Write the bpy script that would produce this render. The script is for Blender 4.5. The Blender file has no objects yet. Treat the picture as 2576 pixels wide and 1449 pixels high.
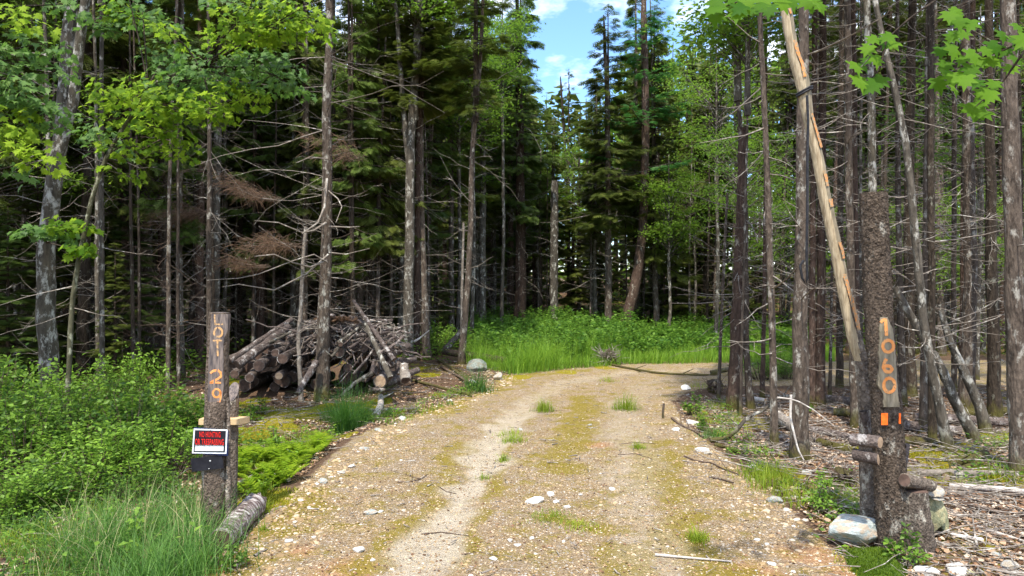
import bpy, math, random
import numpy as np
from math import radians, sin, cos, pi

# ------------------------------------------------------------------ camera, sky, sun, exposure
F = 1760.0; CX = 1288.0; HY = 735.0; CH = 1.9      # pixel units of a 2576 px wide frame; camera height in metres
S = bpy.context.scene
cam = bpy.data.cameras.new('camera'); camo = bpy.data.objects.new('camera', cam)
S.collection.objects.link(camo); S.camera = camo
camo.location = (0, 0, CH); camo.rotation_euler = (radians(90), 0, 0)
cam.sensor_width = 36; cam.lens = 36*F/2576; cam.shift_y = 10.5/2576
cam.clip_start = 0.05; cam.clip_end = 3000

SUN_EL, SUN_AZ = 60.0, -168.0        # azimuth measured from +Y (ahead) towards +X
SKY_STR = 0.15
w = bpy.data.worlds.new('World'); S.world = w; w.use_nodes = True
nt = w.node_tree; nt.nodes.clear()
def wn(t, **k):
    n = nt.nodes.new(t)
    for a, b in k.items(): setattr(n, a, b)
    return n
sky = wn('ShaderNodeTexSky', sky_type='NISHITA', sun_disc=False)
sky.sun_elevation = radians(SUN_EL); sky.sun_rotation = radians(SUN_AZ)
sky.air_density = 1.0; sky.dust_density = 0.6; sky.ozone_density = 3.0
tc = wn('ShaderNodeTexCoord'); mp = wn('ShaderNodeMapping'); mp.inputs['Scale'].default_value = (1.6, 1.6, 3.6)
mp.inputs['Location'].default_value = (0.33, 0.1, 0.55)
nz = wn('ShaderNodeTexNoise'); nz.inputs['Scale'].default_value = 2.1; nz.inputs['Detail'].default_value = 7; nz.inputs['Roughness'].default_value = .55
rp = wn('ShaderNodeValToRGB'); rp.color_ramp.elements[0].position = .475; rp.color_ramp.elements[1].position = .64
cl = wn('ShaderNodeBackground'); cl.inputs[0].default_value = (1, .99, .99, 1); cl.inputs[1].default_value = 1.15
bg = wn('ShaderNodeBackground'); bg.inputs[1].default_value = SKY_STR
mx = wn('ShaderNodeMixShader'); ou = wn('ShaderNodeOutputWorld')
L = nt.links.new
L(tc.outputs['Generated'], mp.inputs[0]); L(mp.outputs[0], nz.inputs['Vector']); L(nz.outputs['Fac'], rp.inputs[0])
hs = wn('ShaderNodeHueSaturation'); hs.inputs['Saturation'].default_value = 1.12; hs.inputs['Value'].default_value = .92
L(sky.outputs[0], hs.inputs['Color']); L(hs.outputs[0], bg.inputs[0]); L(rp.outputs[0], mx.inputs[0]); L(bg.outputs[0], mx.inputs[1]); L(cl.outputs[0], mx.inputs[2]); L(mx.outputs[0], ou.inputs[0])
sl = bpy.data.lights.new('sun', 'SUN'); sl.energy = 2.6; sl.angle = radians(1.5); sl.color = (1, .93, .80)
so = bpy.data.objects.new('sun', sl); S.collection.objects.link(so)
so.rotation_euler = (radians(90-SUN_EL), 0, radians(180-SUN_AZ)); so.location = (0, 0, 40)
S.view_settings.view_transform = 'Standard'; S.view_settings.look = 'None'
S.view_settings.exposure = 1.47; S.view_settings.gamma = 1
S.render.engine = 'CYCLES'
S.cycles.max_bounces = 6; S.cycles.diffuse_bounces = 4; S.cycles.glossy_bounces = 2; S.cycles.transmission_bounces = 4
S.cycles.transparent_max_bounces = 4; S.cycles.caustics_reflective = False; S.cycles.caustics_refractive = False
S.cycles.use_denoising = True

# ------------------------------------------------------------------ numpy helpers
RNG = np.random.default_rng(7)
_tab = np.random.default_rng(3).random((256, 256))
def vnoise(x, y):
    x = np.asarray(x, float); y = np.asarray(y, float)
    xi = np.floor(x).astype(int); yi = np.floor(y).astype(int); fx = x-xi; fy = y-yi
    fx = fx*fx*(3-2*fx); fy = fy*fy*(3-2*fy)
    a = _tab[xi & 255, yi & 255]; b = _tab[(xi+1) & 255, yi & 255]; c = _tab[xi & 255, (yi+1) & 255]; d = _tab[(xi+1) & 255, (yi+1) & 255]
    return (a*(1-fx)+b*fx)*(1-fy)+(c*(1-fx)+d*fx)*fy
def fbm(x, y, o=4):
    s = 0; a = .5
    for i in range(o): s = s+a*vnoise(x*2**i+17*i, y*2**i+5*i); a *= .5
    return s
def sm(a, b, x):
    t = np.clip((x-a)/(b-a), 0, 1); return t*t*(3-2*t)
def flat(px, py):                     # photo pixel on flat ground -> world xy
    d = CH*F/(np.asarray(py, float)-HY); return (np.asarray(px, float)-CX)/F*d, d
def poly_world(pp):
    a = np.array(pp, float); x, y = flat(a[:, 0], a[:, 1]); return np.stack([x, y], 1)
def inside(P, x, y):
    x = np.asarray(x); y = np.asarray(y); r = np.zeros(np.shape(x), bool); n = len(P)
    for i in range(n):
        x1, y1 = P[i]; x2, y2 = P[(i+1) % n]
        c = ((y1 > y) != (y2 > y))
        with np.errstate(all='ignore'): r ^= c & (x < (x2-x1)*(y-y1)/(y2-y1+1e-12)+x1)
    return r
def segdist(P, x, y, closed=True):
    d = np.full(np.shape(x), 1e9); n = len(P)
    for i in range(n if closed else n-1):
        a = P[i]; b = P[(i+1) % n]; ab = b-a
        t = np.clip(((x-a[0])*ab[0]+(y-a[1])*ab[1])/(ab@ab+1e-12), 0, 1)
        d = np.minimum(d, np.hypot(x-a[0]-t*ab[0], y-a[1]-t*ab[1]))
    return d
ROADPX = [(500, 1449), (590, 1395), (655, 1300), (740, 1235), (800, 1180), (890, 1100), (1000, 1050), (1130, 1005), (1235, 962), (1290, 940), (1400, 927), (1560, 917), (1800, 911), (2200, 908),
          (2900, 905), (2900, 968), (2300, 972), (1990, 970), (1800, 972), (1730, 985), (1690, 1010), (1720, 1060), (1790, 1120), (1890, 1200), (1990, 1285), (2080, 1375), (2170, 1449)]
ROAD = poly_world(ROADPX)
k = ROADPX.index((2170, 1449))
ROAD = np.vstack([ROAD, [[2.6, 2.6], [2.5, -40], [-2.2, -40], [-2.1, 2.6]]])
TRACK = poly_world([(985, 1470), (1075, 1370), (1150, 1270), (1205, 1190), (1245, 1110), (1290, 1050), (1345, 1000), (1420, 962), (1560, 938), (1800, 928)])
TRACK = np.vstack([[[-.95, -3]], TRACK])
TRACK2 = poly_world([(1660, 1449), (1620, 1300), (1590, 1180), (1570, 1080), (1570, 1010), (1640, 960), (1850, 938)])
def roadsd(x, y):
    d = segdist(ROAD, x, y); return np.where(inside(ROAD, x, y), -d, d)
MOSS = [(660, 1025, .9), (760, 1030, .9), (860, 1020, .8), (960, 1030, .5), (640, 1080, .5), (720, 1120, .5), (800, 1090, .5), (560, 1010, .6), (620, 1230, .4), (700, 1260, .3), (2150, 1250, .25), (2330, 1180, .4), (2500, 1100, .6), (1900, 1060, .4), (690, 1015, .55), (800, 1020, .6), (640, 1000, .3), (900, 1010, .5), (950, 1000, .3), (620, 1060, .3), (730, 1060, .35), (560, 960, .5), (1110, 985, .25), (1055, 930, .45), (1075, 945, .35), (450, 905, 1.2), (470, 870, 1.2), (2360, 1140, .5), (2400, 1130, .4), (2480, 1195, .3),
        (2050, 1010, .35), (1960, 1190, .3), (2180, 1415, .3), (2230, 1440, .25), (1430, 935, .5), (1300, 950, .5), (1520, 925, .4), (2530, 1205, .35), (780, 1035, .4), (690, 1240, .25), (2010, 1150, .25), (1850, 1040, .25), (2060, 1022, .3), (2130, 1120, .3), (850, 1060, .25)]
def hgt(x, y, fine=False):
    x = np.asarray(x, float); y = np.asarray(y, float); sd = roadsd(x, y)
    o = sm(0.0, .9, sd)
    z = -.13*sm(0, .7, sd)*(x < 0)*sm(0, 3, y)*(1-sm(11, 16, y)) + o*(fbm(x*.9, y*.9)-.47)*.28*(1-.5*sm(10, 20, y)) + sm(18, 70, y)*2.4+np.clip(y-70, 0, 1e9)*.03
    z = z+sm(14, 60, np.abs(x))*1.5
    dt = segdist(TRACK, x, y, False); z = z-.03*np.exp(-(dt/.22)**2)*(sd < 0)
    return z+(fbm(x*3, y*3, 3)-.43)*.03
_mp = [(flat(a, b), r) for a, b, r in MOSS]
def G(px, py):                        # photo pixel -> point on the terrain
    z = 0.0
    for _ in range(12):
        d = (CH-z)*F/(py-HY); x = (px-CX)/F*d; z = float(hgt(x, d))
    return np.array([x, d, z])
def Pd(px, py, d): return np.array([(px-CX)/F*d, d, CH+(HY-py)/F*d])
def unit(v): return v/(np.linalg.norm(v, axis=-1, keepdims=True)+1e-12)

class MB:
    def __init__(s): s.V = []; s.F = []; s.M = []; s.R = []; s.n = 0
    def add(s, V, Fc, mi=0, r=None):
        V = np.asarray(V, float).reshape(-1, 3); Fc = np.asarray(Fc, int)
        s.V.append(V); s.F.append(Fc+s.n); s.M.append(np.full(len(Fc), mi, int)); s.R.append(np.full(len(V), .5) if r is None else np.asarray(r, float)); s.n += len(V); return s
    def build(s, name, mats, parent=None, loc=None, smooth=True):
        V = np.concatenate(s.V); R = np.concatenate(s.R)
        if loc is not None: V = V-np.asarray(loc, float)
        me = bpy.data.meshes.new(name)
        me.vertices.add(len(V)); me.vertices.foreach_set('co', V.astype(np.float32).ravel())
        ls = np.concatenate([f.ravel() for f in s.F]); tot = np.concatenate([np.full(len(f), f.shape[1], int) for f in s.F])
        me.loops.add(len(ls)); me.loops.foreach_set('vertex_index', ls.astype(np.int32))
        me.polygons.add(len(tot)); me.polygons.foreach_set('loop_start', (np.cumsum(tot)-tot).astype(np.int32)); me.polygons.foreach_set('loop_total', tot.astype(np.int32))
        me.polygons.foreach_set('material_index', np.concatenate(s.M).astype(np.int32))
        me.polygons.foreach_set('use_smooth', np.full(len(tot), smooth and len(V) > 16))
        at = me.attributes.new('r', 'FLOAT', 'POINT'); at.data.foreach_set('value', R.astype(np.float32))
        me.update(calc_edges=True)
        for m in (mats if isinstance(mats, (list, tuple)) else [mats]): me.materials.append(m)
        o = bpy.data.objects.new(name, me); S.collection.objects.link(o)
        if parent is not None: o.parent = parent
        elif loc is not None: o.location = loc
        return o
def empty(name, loc, rz=0, sc=1):
    o = bpy.data.objects.new(name, None); S.collection.objects.link(o); o.location = loc; o.rotation_euler = (0, 0, rz); o.scale = (sc,)*3; o.empty_display_size = .2
    return o
def tag(o, label=None, cat=None, group=None, kind=None):
    if label: o['label'] = label
    if cat: o['category'] = cat
    if group: o['group'] = group
    if kind: o['kind'] = kind
    return o

def tubes(mb, P, Rr, k=4, mi=0, cap=True, r=None, rough=0, rng=RNG):
    """P (N,S,3) paths, Rr (N,S) radii"""
    P = np.asarray(P, float); Rr = np.asarray(Rr, float)
    if P.ndim == 2: P = P[None]; Rr = Rr[None]
    N, Sg, _ = P.shape
    T = unit(np.gradient(P, axis=1)); mean = unit(T.mean(1))
    ref = np.where(np.abs(mean[:, 2:3]) > .8, np.array([[1., 0, 0]]), np.array([[0, 0, 1.]]))[:, None]
    A = unit(np.cross(T, ref)); B = np.cross(T, A)
    th = np.arange(k)*2*pi/k
    rr = Rr[:, :, None]*np.ones(k)
    if rough: rr = rr*(1+rough*(rng.random(rr.shape)-.5)*2)
    V = P[:, :, None]+rr[..., None]*(A[:, :, None]*np.cos(th)[None, None, :, None]+B[:, :, None]*np.sin(th)[None, None, :, None])
    i = np.arange(Sg-1)[:, None]*k; j = np.arange(k)[None]
    f = np.stack([i+j, i+(j+1) % k, i+k+(j+1) % k, i+k+j], -1).reshape(-1, 4)
    Fc = (f[None]+(np.arange(N)*Sg*k)[:, None, None]).reshape(-1, 4)
    rv = np.repeat(rng.random(N) if r is None else np.full(N, r), Sg*k)
    mb.add(V, Fc, mi, rv)
    return mb
def scatter(mb, TV, TF, pos, X, Z, sc, mi=0, r=None, rng=RNG):
    """copies of a small template, x axis along X, normal Z"""
    N = len(pos)
    if N == 0: return mb
    X = unit(X); Y = unit(np.cross(Z, X)); Zn = np.cross(X, Y)
    sc = np.broadcast_to(np.asarray(sc, float), (N,))[:, None, None]
    TV = np.asarray(TV, float); 
    V = pos[:, None]+sc*(TV[None, :, 0:1]*X[:, None]+TV[None, :, 1:2]*Y[:, None]+TV[None, :, 2:3]*Zn[:, None])
    TF = np.asarray(TF); Fc = (TF[None]+(np.arange(N)*len(TV))[:, None, None]).reshape(-1, TF.shape[1])
    rv = np.repeat(rng.random(N) if r is None else np.broadcast_to(r, (N,)), len(TV))
    return mb.add(V, Fc, mi, rv)
def ribbons(mb, P, W, side, mi=0, r=None, rng=RNG):
    """P (N,S,3) paths, W (N,S) half widths, side (N,3)"""
    N, Sg, _ = P.shape; side = unit(side)[:, None]
    V = np.stack([P-side*W[..., None], P+side*W[..., None]], 2)
    i = np.arange(Sg-1)*2; f = np.stack([i, i+1, i+3, i+2], -1)
    Fc = (f[None]+(np.arange(N)*Sg*2)[:, None, None]).reshape(-1, 4)
    return mb.add(V, Fc, mi, np.repeat(rng.random(N) if r is None else np.broadcast_to(r, (N,)), Sg*2))
def dirs(rng, n, up=0., spread=1.):
    a = rng.random(n)*2*pi; z = up+spread*(rng.random(n)-.5)
    return unit(np.stack([np.cos(a), np.sin(a), z], 1))

# leaf templates (x forward along the leaf, z normal)
_half = [(-.35, 0), (-.46, .18), (-.30, .46), (-.13, .27), (.16, .58), (.17, .24), (.36, .31), (.33, .12), (.62, 0)]
_o = _half+[(x, -y) for x, y in _half[-2:0:-1]]
MAPLE_V = [(0, 0, 0)]+[(x, y, -.38*(x*x+y*y)+.24*abs(y)) for x, y in _o]
MAPLE_F = [(0, i+1, (i+1) % len(_o)+1) for i in range(len(_o))]
LEAF_V = [(0, 0, 0), (.45, -.29, .07), (1, 0, -.06), (.45, .29, .07), (.5, 0, 0)]
LEAF_F = [(0, 1, 4), (1, 2, 4), (2, 3, 4), (3, 0, 4)]
def _sprig():
    V = []; Fc = []
    def dia(x, y, a, l, w_, z=0):
        c, s_ = cos(a), sin(a); n = len(V)
        for u, v in ((0, 0), (.45*l, -w_), (l, 0), (.45*l, w_)): V.append((x+c*u-s_*v, y+s_*u+c*v, z-.12*(x+u)*(x+u)))
        Fc.append((n, n+1, n+2, n+3))
    dia(0, 0, 0, 1, .05)
    for x, l in ((.12, .48), (.32, .42), (.52, .34), (.7, .24)):
        dia(x, 0, radians(48), l, .045, .01); dia(x, 0, radians(-48), l, .045, .01)
    return V, Fc
SPRIG_V, SPRIG_F = _sprig()

# ------------------------------------------------------------------ materials
def mat(name):
    m = bpy.data.materials.new(name); m.use_nodes = True; m.node_tree.nodes.clear(); return m
class NB:
    def __init__(s, m): s.t = m.node_tree
    def n(s, t, ins=None, **k):
        x = s.t.nodes.new(t)
        for a, b in k.items(): setattr(x, a, b)
        for a, b in (ins or {}).items():
            if isinstance(b, bpy.types.NodeSocket): s.t.links.new(b, x.inputs[a])
            else: x.inputs[a].default_value = b
        return x
    def noise(s, vec, scale, detail=4, rough=.6): return s.n('ShaderNodeTexNoise', {'Vector': vec, 'Scale': scale, 'Detail': detail, 'Roughness': rough}).outputs['Fac']
    def ramp(s, fac, stops, interp='LINEAR'):
        x = s.n('ShaderNodeValToRGB', {0: fac}); cr = x.color_ramp; cr.interpolation = interp
        while len(cr.elements) < len(stops): cr.elements.new(.5)
        for e, (p, c) in zip(cr.elements, stops): e.position = p; e.color = (c if len(c) == 4 else (*c, 1)) if not isinstance(c, (int, float)) else (c, c, c, 1)
        return x.outputs[0]
    def mix(s, f, a, b, blend='MIX'):
        x = s.t.nodes.new('ShaderNodeMix'); x.data_type = 'RGBA'; x.blend_type = blend
        for i, v in ((0, f), (6, a), (7, b)):
            if isinstance(v, bpy.types.NodeSocket): s.t.links.new(v, x.inputs[i])
            else: x.inputs[i].default_value = v if isinstance(v, (int, float)) else (*v, 1)[:4]
        return x.outputs[2]
    def math(s, op, a, b=0.): return s.n('ShaderNodeMath', {0: a, 1: b}, operation=op).outputs[0]
    def attr(s, nm): return s.n('ShaderNodeAttribute', attribute_name=nm).outputs['Fac']
    def out(s, sh, disp=None):
        o = s.n('ShaderNodeOutputMaterial', {0: sh}); return o
    def bump(s, h, st, dist=.02): return s.n('ShaderNodeBump', {'Height': h, 'Strength': st, 'Distance': dist}).outputs[0]
    def pri(s, col, rough=.8, normal=None, spec=.3):
        i = {'Base Color': col, 'Roughness': rough, 'Specular IOR Level': spec}
        if normal is not None: i['Normal'] = normal
        return s.n('ShaderNodeBsdfPrincipled', i).outputs[0]
def c4(c): return (*c, 1)

def leafmat(name, a, b, tr, tw=.4, rough=.5, spec=.25):
    m = mat(name); N = NB(m); r = N.attr('r'); oi = N.n('ShaderNodeObjectInfo').outputs['Random']
    pos = N.n('ShaderNodeNewGeometry').outputs['Position']; ns = N.noise(pos, .9, 2)
    f = N.math('ADD', N.math('MULTIPLY', r, .6), N.math('MULTIPLY', ns, .4)); f = N.math('ADD', f, N.math('MULTIPLY', N.math('SUBTRACT', oi, .5), .5))
    col = N.ramp(f, [(.22, a), (.82, b)])
    p = N.pri(col, rough, spec=spec); t = N.n('ShaderNodeBsdfTranslucent', {'Color': N.mix(.5, col, tr)}).outputs[0]
    N.out(N.n('ShaderNodeMixShader', {0: tw, 1: p, 2: t}).outputs[0]); return m
M = {}
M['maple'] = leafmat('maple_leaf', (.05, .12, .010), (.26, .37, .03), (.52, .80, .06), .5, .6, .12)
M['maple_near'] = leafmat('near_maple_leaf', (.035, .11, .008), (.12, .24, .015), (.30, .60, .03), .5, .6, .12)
M['maple_shade'] = leafmat('maple_leaf_shaded', (.06, .13, .03), (.14, .24, .06), (.20, .42, .06), .4)  # shaded copy of the maple leaf: shade inside the crowns put into the colour
M['decid'] = leafmat('broad_leaf', (.04, .10, .014), (.15, .25, .028), (.34, .60, .06), .45)
M['spruce'] = leafmat('spruce_needles', (.05, .07, .014), (.15, .18, .035), (.16, .24, .03), .3)
M['spruce_blue'] = leafmat('fir_needles', (.05, .088, .018), (.14, .20, .038), (.16, .28, .04), .35)
M['pine'] = leafmat('pine_needles', (.04, .13, .03), (.08, .21, .05), (.10, .34, .06), .35)
M['deadneedle'] = leafmat('dead_needles', (.10, .055, .03), (.24, .15, .095), (.25, .14, .08), .15)
M['grass'] = leafmat('grass_blade', (.02, .075, .012), (.13, .25, .05), (.18, .46, .05), .35)
M['drygrass'] = leafmat('dry_stalk', (.22, .20, .08), (.45, .42, .22), (.5, .5, .2), .25)
M['grass_m'] = leafmat('tall_grass_blade', (.05, .15, .015), (.25, .40, .04), (.35, .66, .06), .4)
M['grass_y'] = leafmat('grass_blade_yellow', (.14, .22, .015), (.30, .36, .03), (.5, .65, .04), .4)
M['weed'] = leafmat('weed_leaf', (.045, .12, .015), (.19, .33, .045), (.25, .52, .06), .35)
M['shrub'] = leafmat('shrub_leaf', (.022, .06, .008), (.20, .34, .04), (.34, .62, .07), .33)
M['fern'] = leafmat('fern_frond', (.16, .26, .012), (.34, .44, .03), (.55, .80, .04), .45)
M['mossf'] = leafmat('moss_tuft', (.10, .12, .006), (.36, .34, .02), (.3, .4, .02), .25)
M['mossg'] = leafmat('green_moss_tuft', (.05, .10, .006), (.16, .23, .012), (.2, .35, .02), .25)

def bark(name, c0, c1, lich, lf=.5, scale=14, moss=.35, stretch=3.5, bumpst=.6, ring=False):
    m = mat(name); N = NB(m); g = N.n('ShaderNodeNewGeometry').outputs['Position']; oi = N.n('ShaderNodeObjectInfo').outputs['Random']
    v = N.n('ShaderNodeMapping', {'Vector': g, 'Scale': (scale, scale, scale/stretch)}).outputs[0]
    a = N.noise(v, 1.0, 6, .7); b = N.noise(N.n('ShaderNodeMapping', {'Vector': g, 'Scale': (9, 9, 5)}).outputs[0], 1.0, 5, .7)
    fine = N.n('ShaderNodeTexVoronoi', {'Vector': v, 'Scale': 2.2}).outputs['Distance']
    col = N.ramp(a, [(.3, c0), (.68, c1)]); col = N.mix(N.math('MULTIPLY', oi, .5), col, tuple(x*.62 for x in c0))
    col = N.mix(N.ramp(b, [(.60-lf*.12, 0.), (.68-lf*.08, 1.)]), col, lich)
    if moss:
        z = N.n('ShaderNodeSeparateXYZ', {0: g}).outputs[2]; mz = N.math('SUBTRACT', 1.0, N.math('MULTIPLY', z, 1/moss))
        mk = N.ramp(N.math('ADD', N.math('MULTIPLY', mz, .45), N.math('MULTIPLY', b, .9)), [(.62, 0.), (.82, .8)])
        col = N.mix(mk, col, (.09, .08, .018))
    h = N.math('ADD', a, N.math('MULTIPLY', fine, .5))
    N.out(N.pri(col, .9, N.bump(h, bumpst, .03), .15)); return m
M['bark'] = bark('spruce_bark', (.028, .021, .017), (.175, .135, .105), (.32, .30, .26), .45, 20, bumpst=.9)
M['bark_red'] = bark('red_spruce_bark', (.028, .018, .014), (.14, .092, .07), (.27, .24, .20), .2, 20, bumpst=.9)
M['bark_grey'] = bark('grey_bark', (.035, .03, .024), (.17, .145, .115), (.40, .385, .34), .55, 13, bumpst=.9)
M['bark_maple'] = bark('mottled_maple_bark', (.03, .026, .02), (.14, .12, .09), (.38, .37, .33), .85, 9, bumpst=.9)
M['bark_dark'] = bark('dark_bark', (.02, .015, .011), (.10, .075, .055), (.20, .19, .15), .2, 20, bumpst=.9)
M['bark_near'] = bark('near_bark', (.04, .03, .024), (.34, .275, .22), (.50, .46, .38), .35, 34, 0, 1.4, 1.0)
M['bark_mossy'] = bark('mossy_sapling_bark', (.035, .035, .02), (.13, .12, .075), (.30, .30, .22), .4, 14)
M['bark_post'] = bark('dark_flaky_bark', (.03, .022, .017), (.25, .19, .145), (.36, .33, .28), .2, 34, 0, 1.4, 1.0)
M['bark_log'] = bark('log_bark', (.045, .033, .03), (.22, .175, .155), (.38, .35, .33), .35, 22, 0, 1.0, .9)
M['twig'] = bark('dead_twig_bark', (.13, .11, .09), (.34, .29, .25), (.50, .47, .42), .5, 20, 0, 1.0, .2)
M['twig_brown'] = bark('brown_twig_bark', (.06, .04, .03), (.17, .12, .09), (.25, .22, .18), .3, 20, 0, 1.0, .2)
M['twig_pale'] = bark('bleached_wood', (.35, .30, .26), (.62, .57, .52), (.72, .68, .64), .5, 20, 0, 1.0, .3)
def plain(name, c0, c1, scale=20, rough=.8, bst=.3, stretch=(1, 1, 1), spec=.2, dist=.01):
    m = mat(name); N = NB(m); tcn = N.n('ShaderNodeTexCoord').outputs['Object']
    v = N.n('ShaderNodeMapping', {'Vector': tcn, 'Scale': stretch}).outputs[0]; a = N.noise(v, scale, 6, .65)
    N.out(N.pri(N.ramp(a, [(.35, c0), (.65, c1)]), rough, N.bump(a, bst, dist), spec)); return m
M['wood_grey'] = plain('weathered_wood', (.045, .04, .045), (.22, .175, .15), 9, .7, .5, (6, 6, .8))
M['wood_pale'] = plain('peeled_wood', (.24, .18, .11), (.50, .41, .28), 10, .75, .8, (6, 6, .5))
M['wood_new'] = plain('sawn_board', (.48, .31, .15), (.62, .46, .27), 14, .6, .2, (1, 8, 8))
M['wood_cut'] = plain('cut_wood', (.20, .13, .08), (.42, .30, .20), 12, .8, .3)
M['wood_dark'] = plain('dark_cut_wood', (.04, .025, .02), (.14, .09, .07), 12, .8, .3)
def paintmat(name, a, b, under, cover):
    m = mat(name); N = NB(m); v = N.n('ShaderNodeTexCoord').outputs['Object']; n1 = N.noise(v, 60, 5, .7); n2 = N.noise(v, 22, 4, .7)
    f = N.ramp(N.math('ADD', N.math('MULTIPLY', n1, .55), N.math('MULTIPLY', n2, .45)), [(cover, 0.), (cover+.10, 1.)]); N.out(N.pri(N.mix(f, N.ramp(n2, [(.3, a), (.7, b)]), under), .75, N.bump(n1, .6, .01), .15)); return m
M['paint'] = plain('orange_paint', (.62, .20, .05), (.80, .36, .14), 40, .6, .2)
M['paint'] = paintmat('orange_paint', (.70, .22, .05), (.74, .36, .14), (.20, .14, .09), .55)
M['paint_dull'] = paintmat('faded_tan_paint', (.50, .27, .11), (.62, .40, .20), (.16, .13, .11), .48)
M['paint_worn'] = paintmat('worn_orange_paint', (.70, .22, .04), (.60, .32, .12), (.30, .24, .16), .44)
M['blaze'] = plain('bright_orange_paint', (.90, .12, .012), (.95, .20, .03), 30, .5, .2)
M['white'] = plain('sign_white', (.62, .66, .70), (.78, .80, .82), 30, .4, .02)
M['black'] = plain('sign_black', (.010, .010, .014), (.022, .022, .028), 15, .35, .02)
M['navy'] = plain('sign_navy', (.008, .012, .04), (.016, .025, .08), 15, .35, .02)
M['red'] = plain('sign_red', (.62, .015, .012), (.78, .03, .02), 30, .45, .02)
M['metal'] = plain('screw_metal', (.45, .45, .45), (.6, .6, .6), 30, .4, .1)
M['cord'] = plain('black_cord', (.012, .012, .015), (.03, .03, .035), 40, .5, .2)
M['carved'] = plain('olive_carved_wood', (.13, .11, .075), (.30, .25, .175), 8, .75, .4, (5, 5, .9))
def rockmat(name, c0, c1, c2):
    m = mat(name); N = NB(m); v = N.n('ShaderNodeTexCoord').outputs['Object']
    a = N.noise(v, 7, 8, .65); b = N.noise(v, 2.6, 3, .5); c = N.noise(v, 45, 3)
    col = N.mix(N.ramp(b, [(.48, 0.), (.58, 1.)]), N.ramp(a, [(.35, c0), (.62, c1)]), c2)
    N.out(N.pri(col, .8, N.bump(N.math('ADD', a, N.math('MULTIPLY', c, .25)), .6, .03), .25)); return m
M['rock'] = rockmat('grey_green_rock', (.20, .235, .225), (.46, .50, .49), (.42, .34, .26))
M['rock_d'] = rockmat('dull_grey_rock', (.10, .12, .10), (.28, .31, .28), (.20, .19, .15))
M['rock_w'] = rockmat('white_stone', (.50, .50, .48), (.78, .77, .75), (.62, .57, .50))
M['rock_t'] = rockmat('tan_stone', (.30, .25, .18), (.52, .45, .35), (.40, .40, .38))
M['rock_o'] = rockmat('olive_stone', (.16, .17, .10), (.33, .33, .20), (.42, .38, .22))
# gravel stones
m = mat('gravel_stone'); N = NB(m); r = N.attr('r')
N.out(N.pri(N.ramp(r, [(0., (.16, .105, .05)), (.35, (.40, .28, .15)), (.7, (.46, .36, .24)), (.93, (.50, .45, .39)), (1., (.66, .64, .62))]), .85)); M['gravel'] = m
m = mat('dead_leaf'); N = NB(m); r = N.attr('r')
N.out(N.pri(N.ramp(r, [(0., (.09, .045, .022)), (.4, (.22, .12, .065)), (.75, (.40, .27, .17)), (1., (.62, .52, .40))]), .8)); M['litter'] = m
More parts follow.
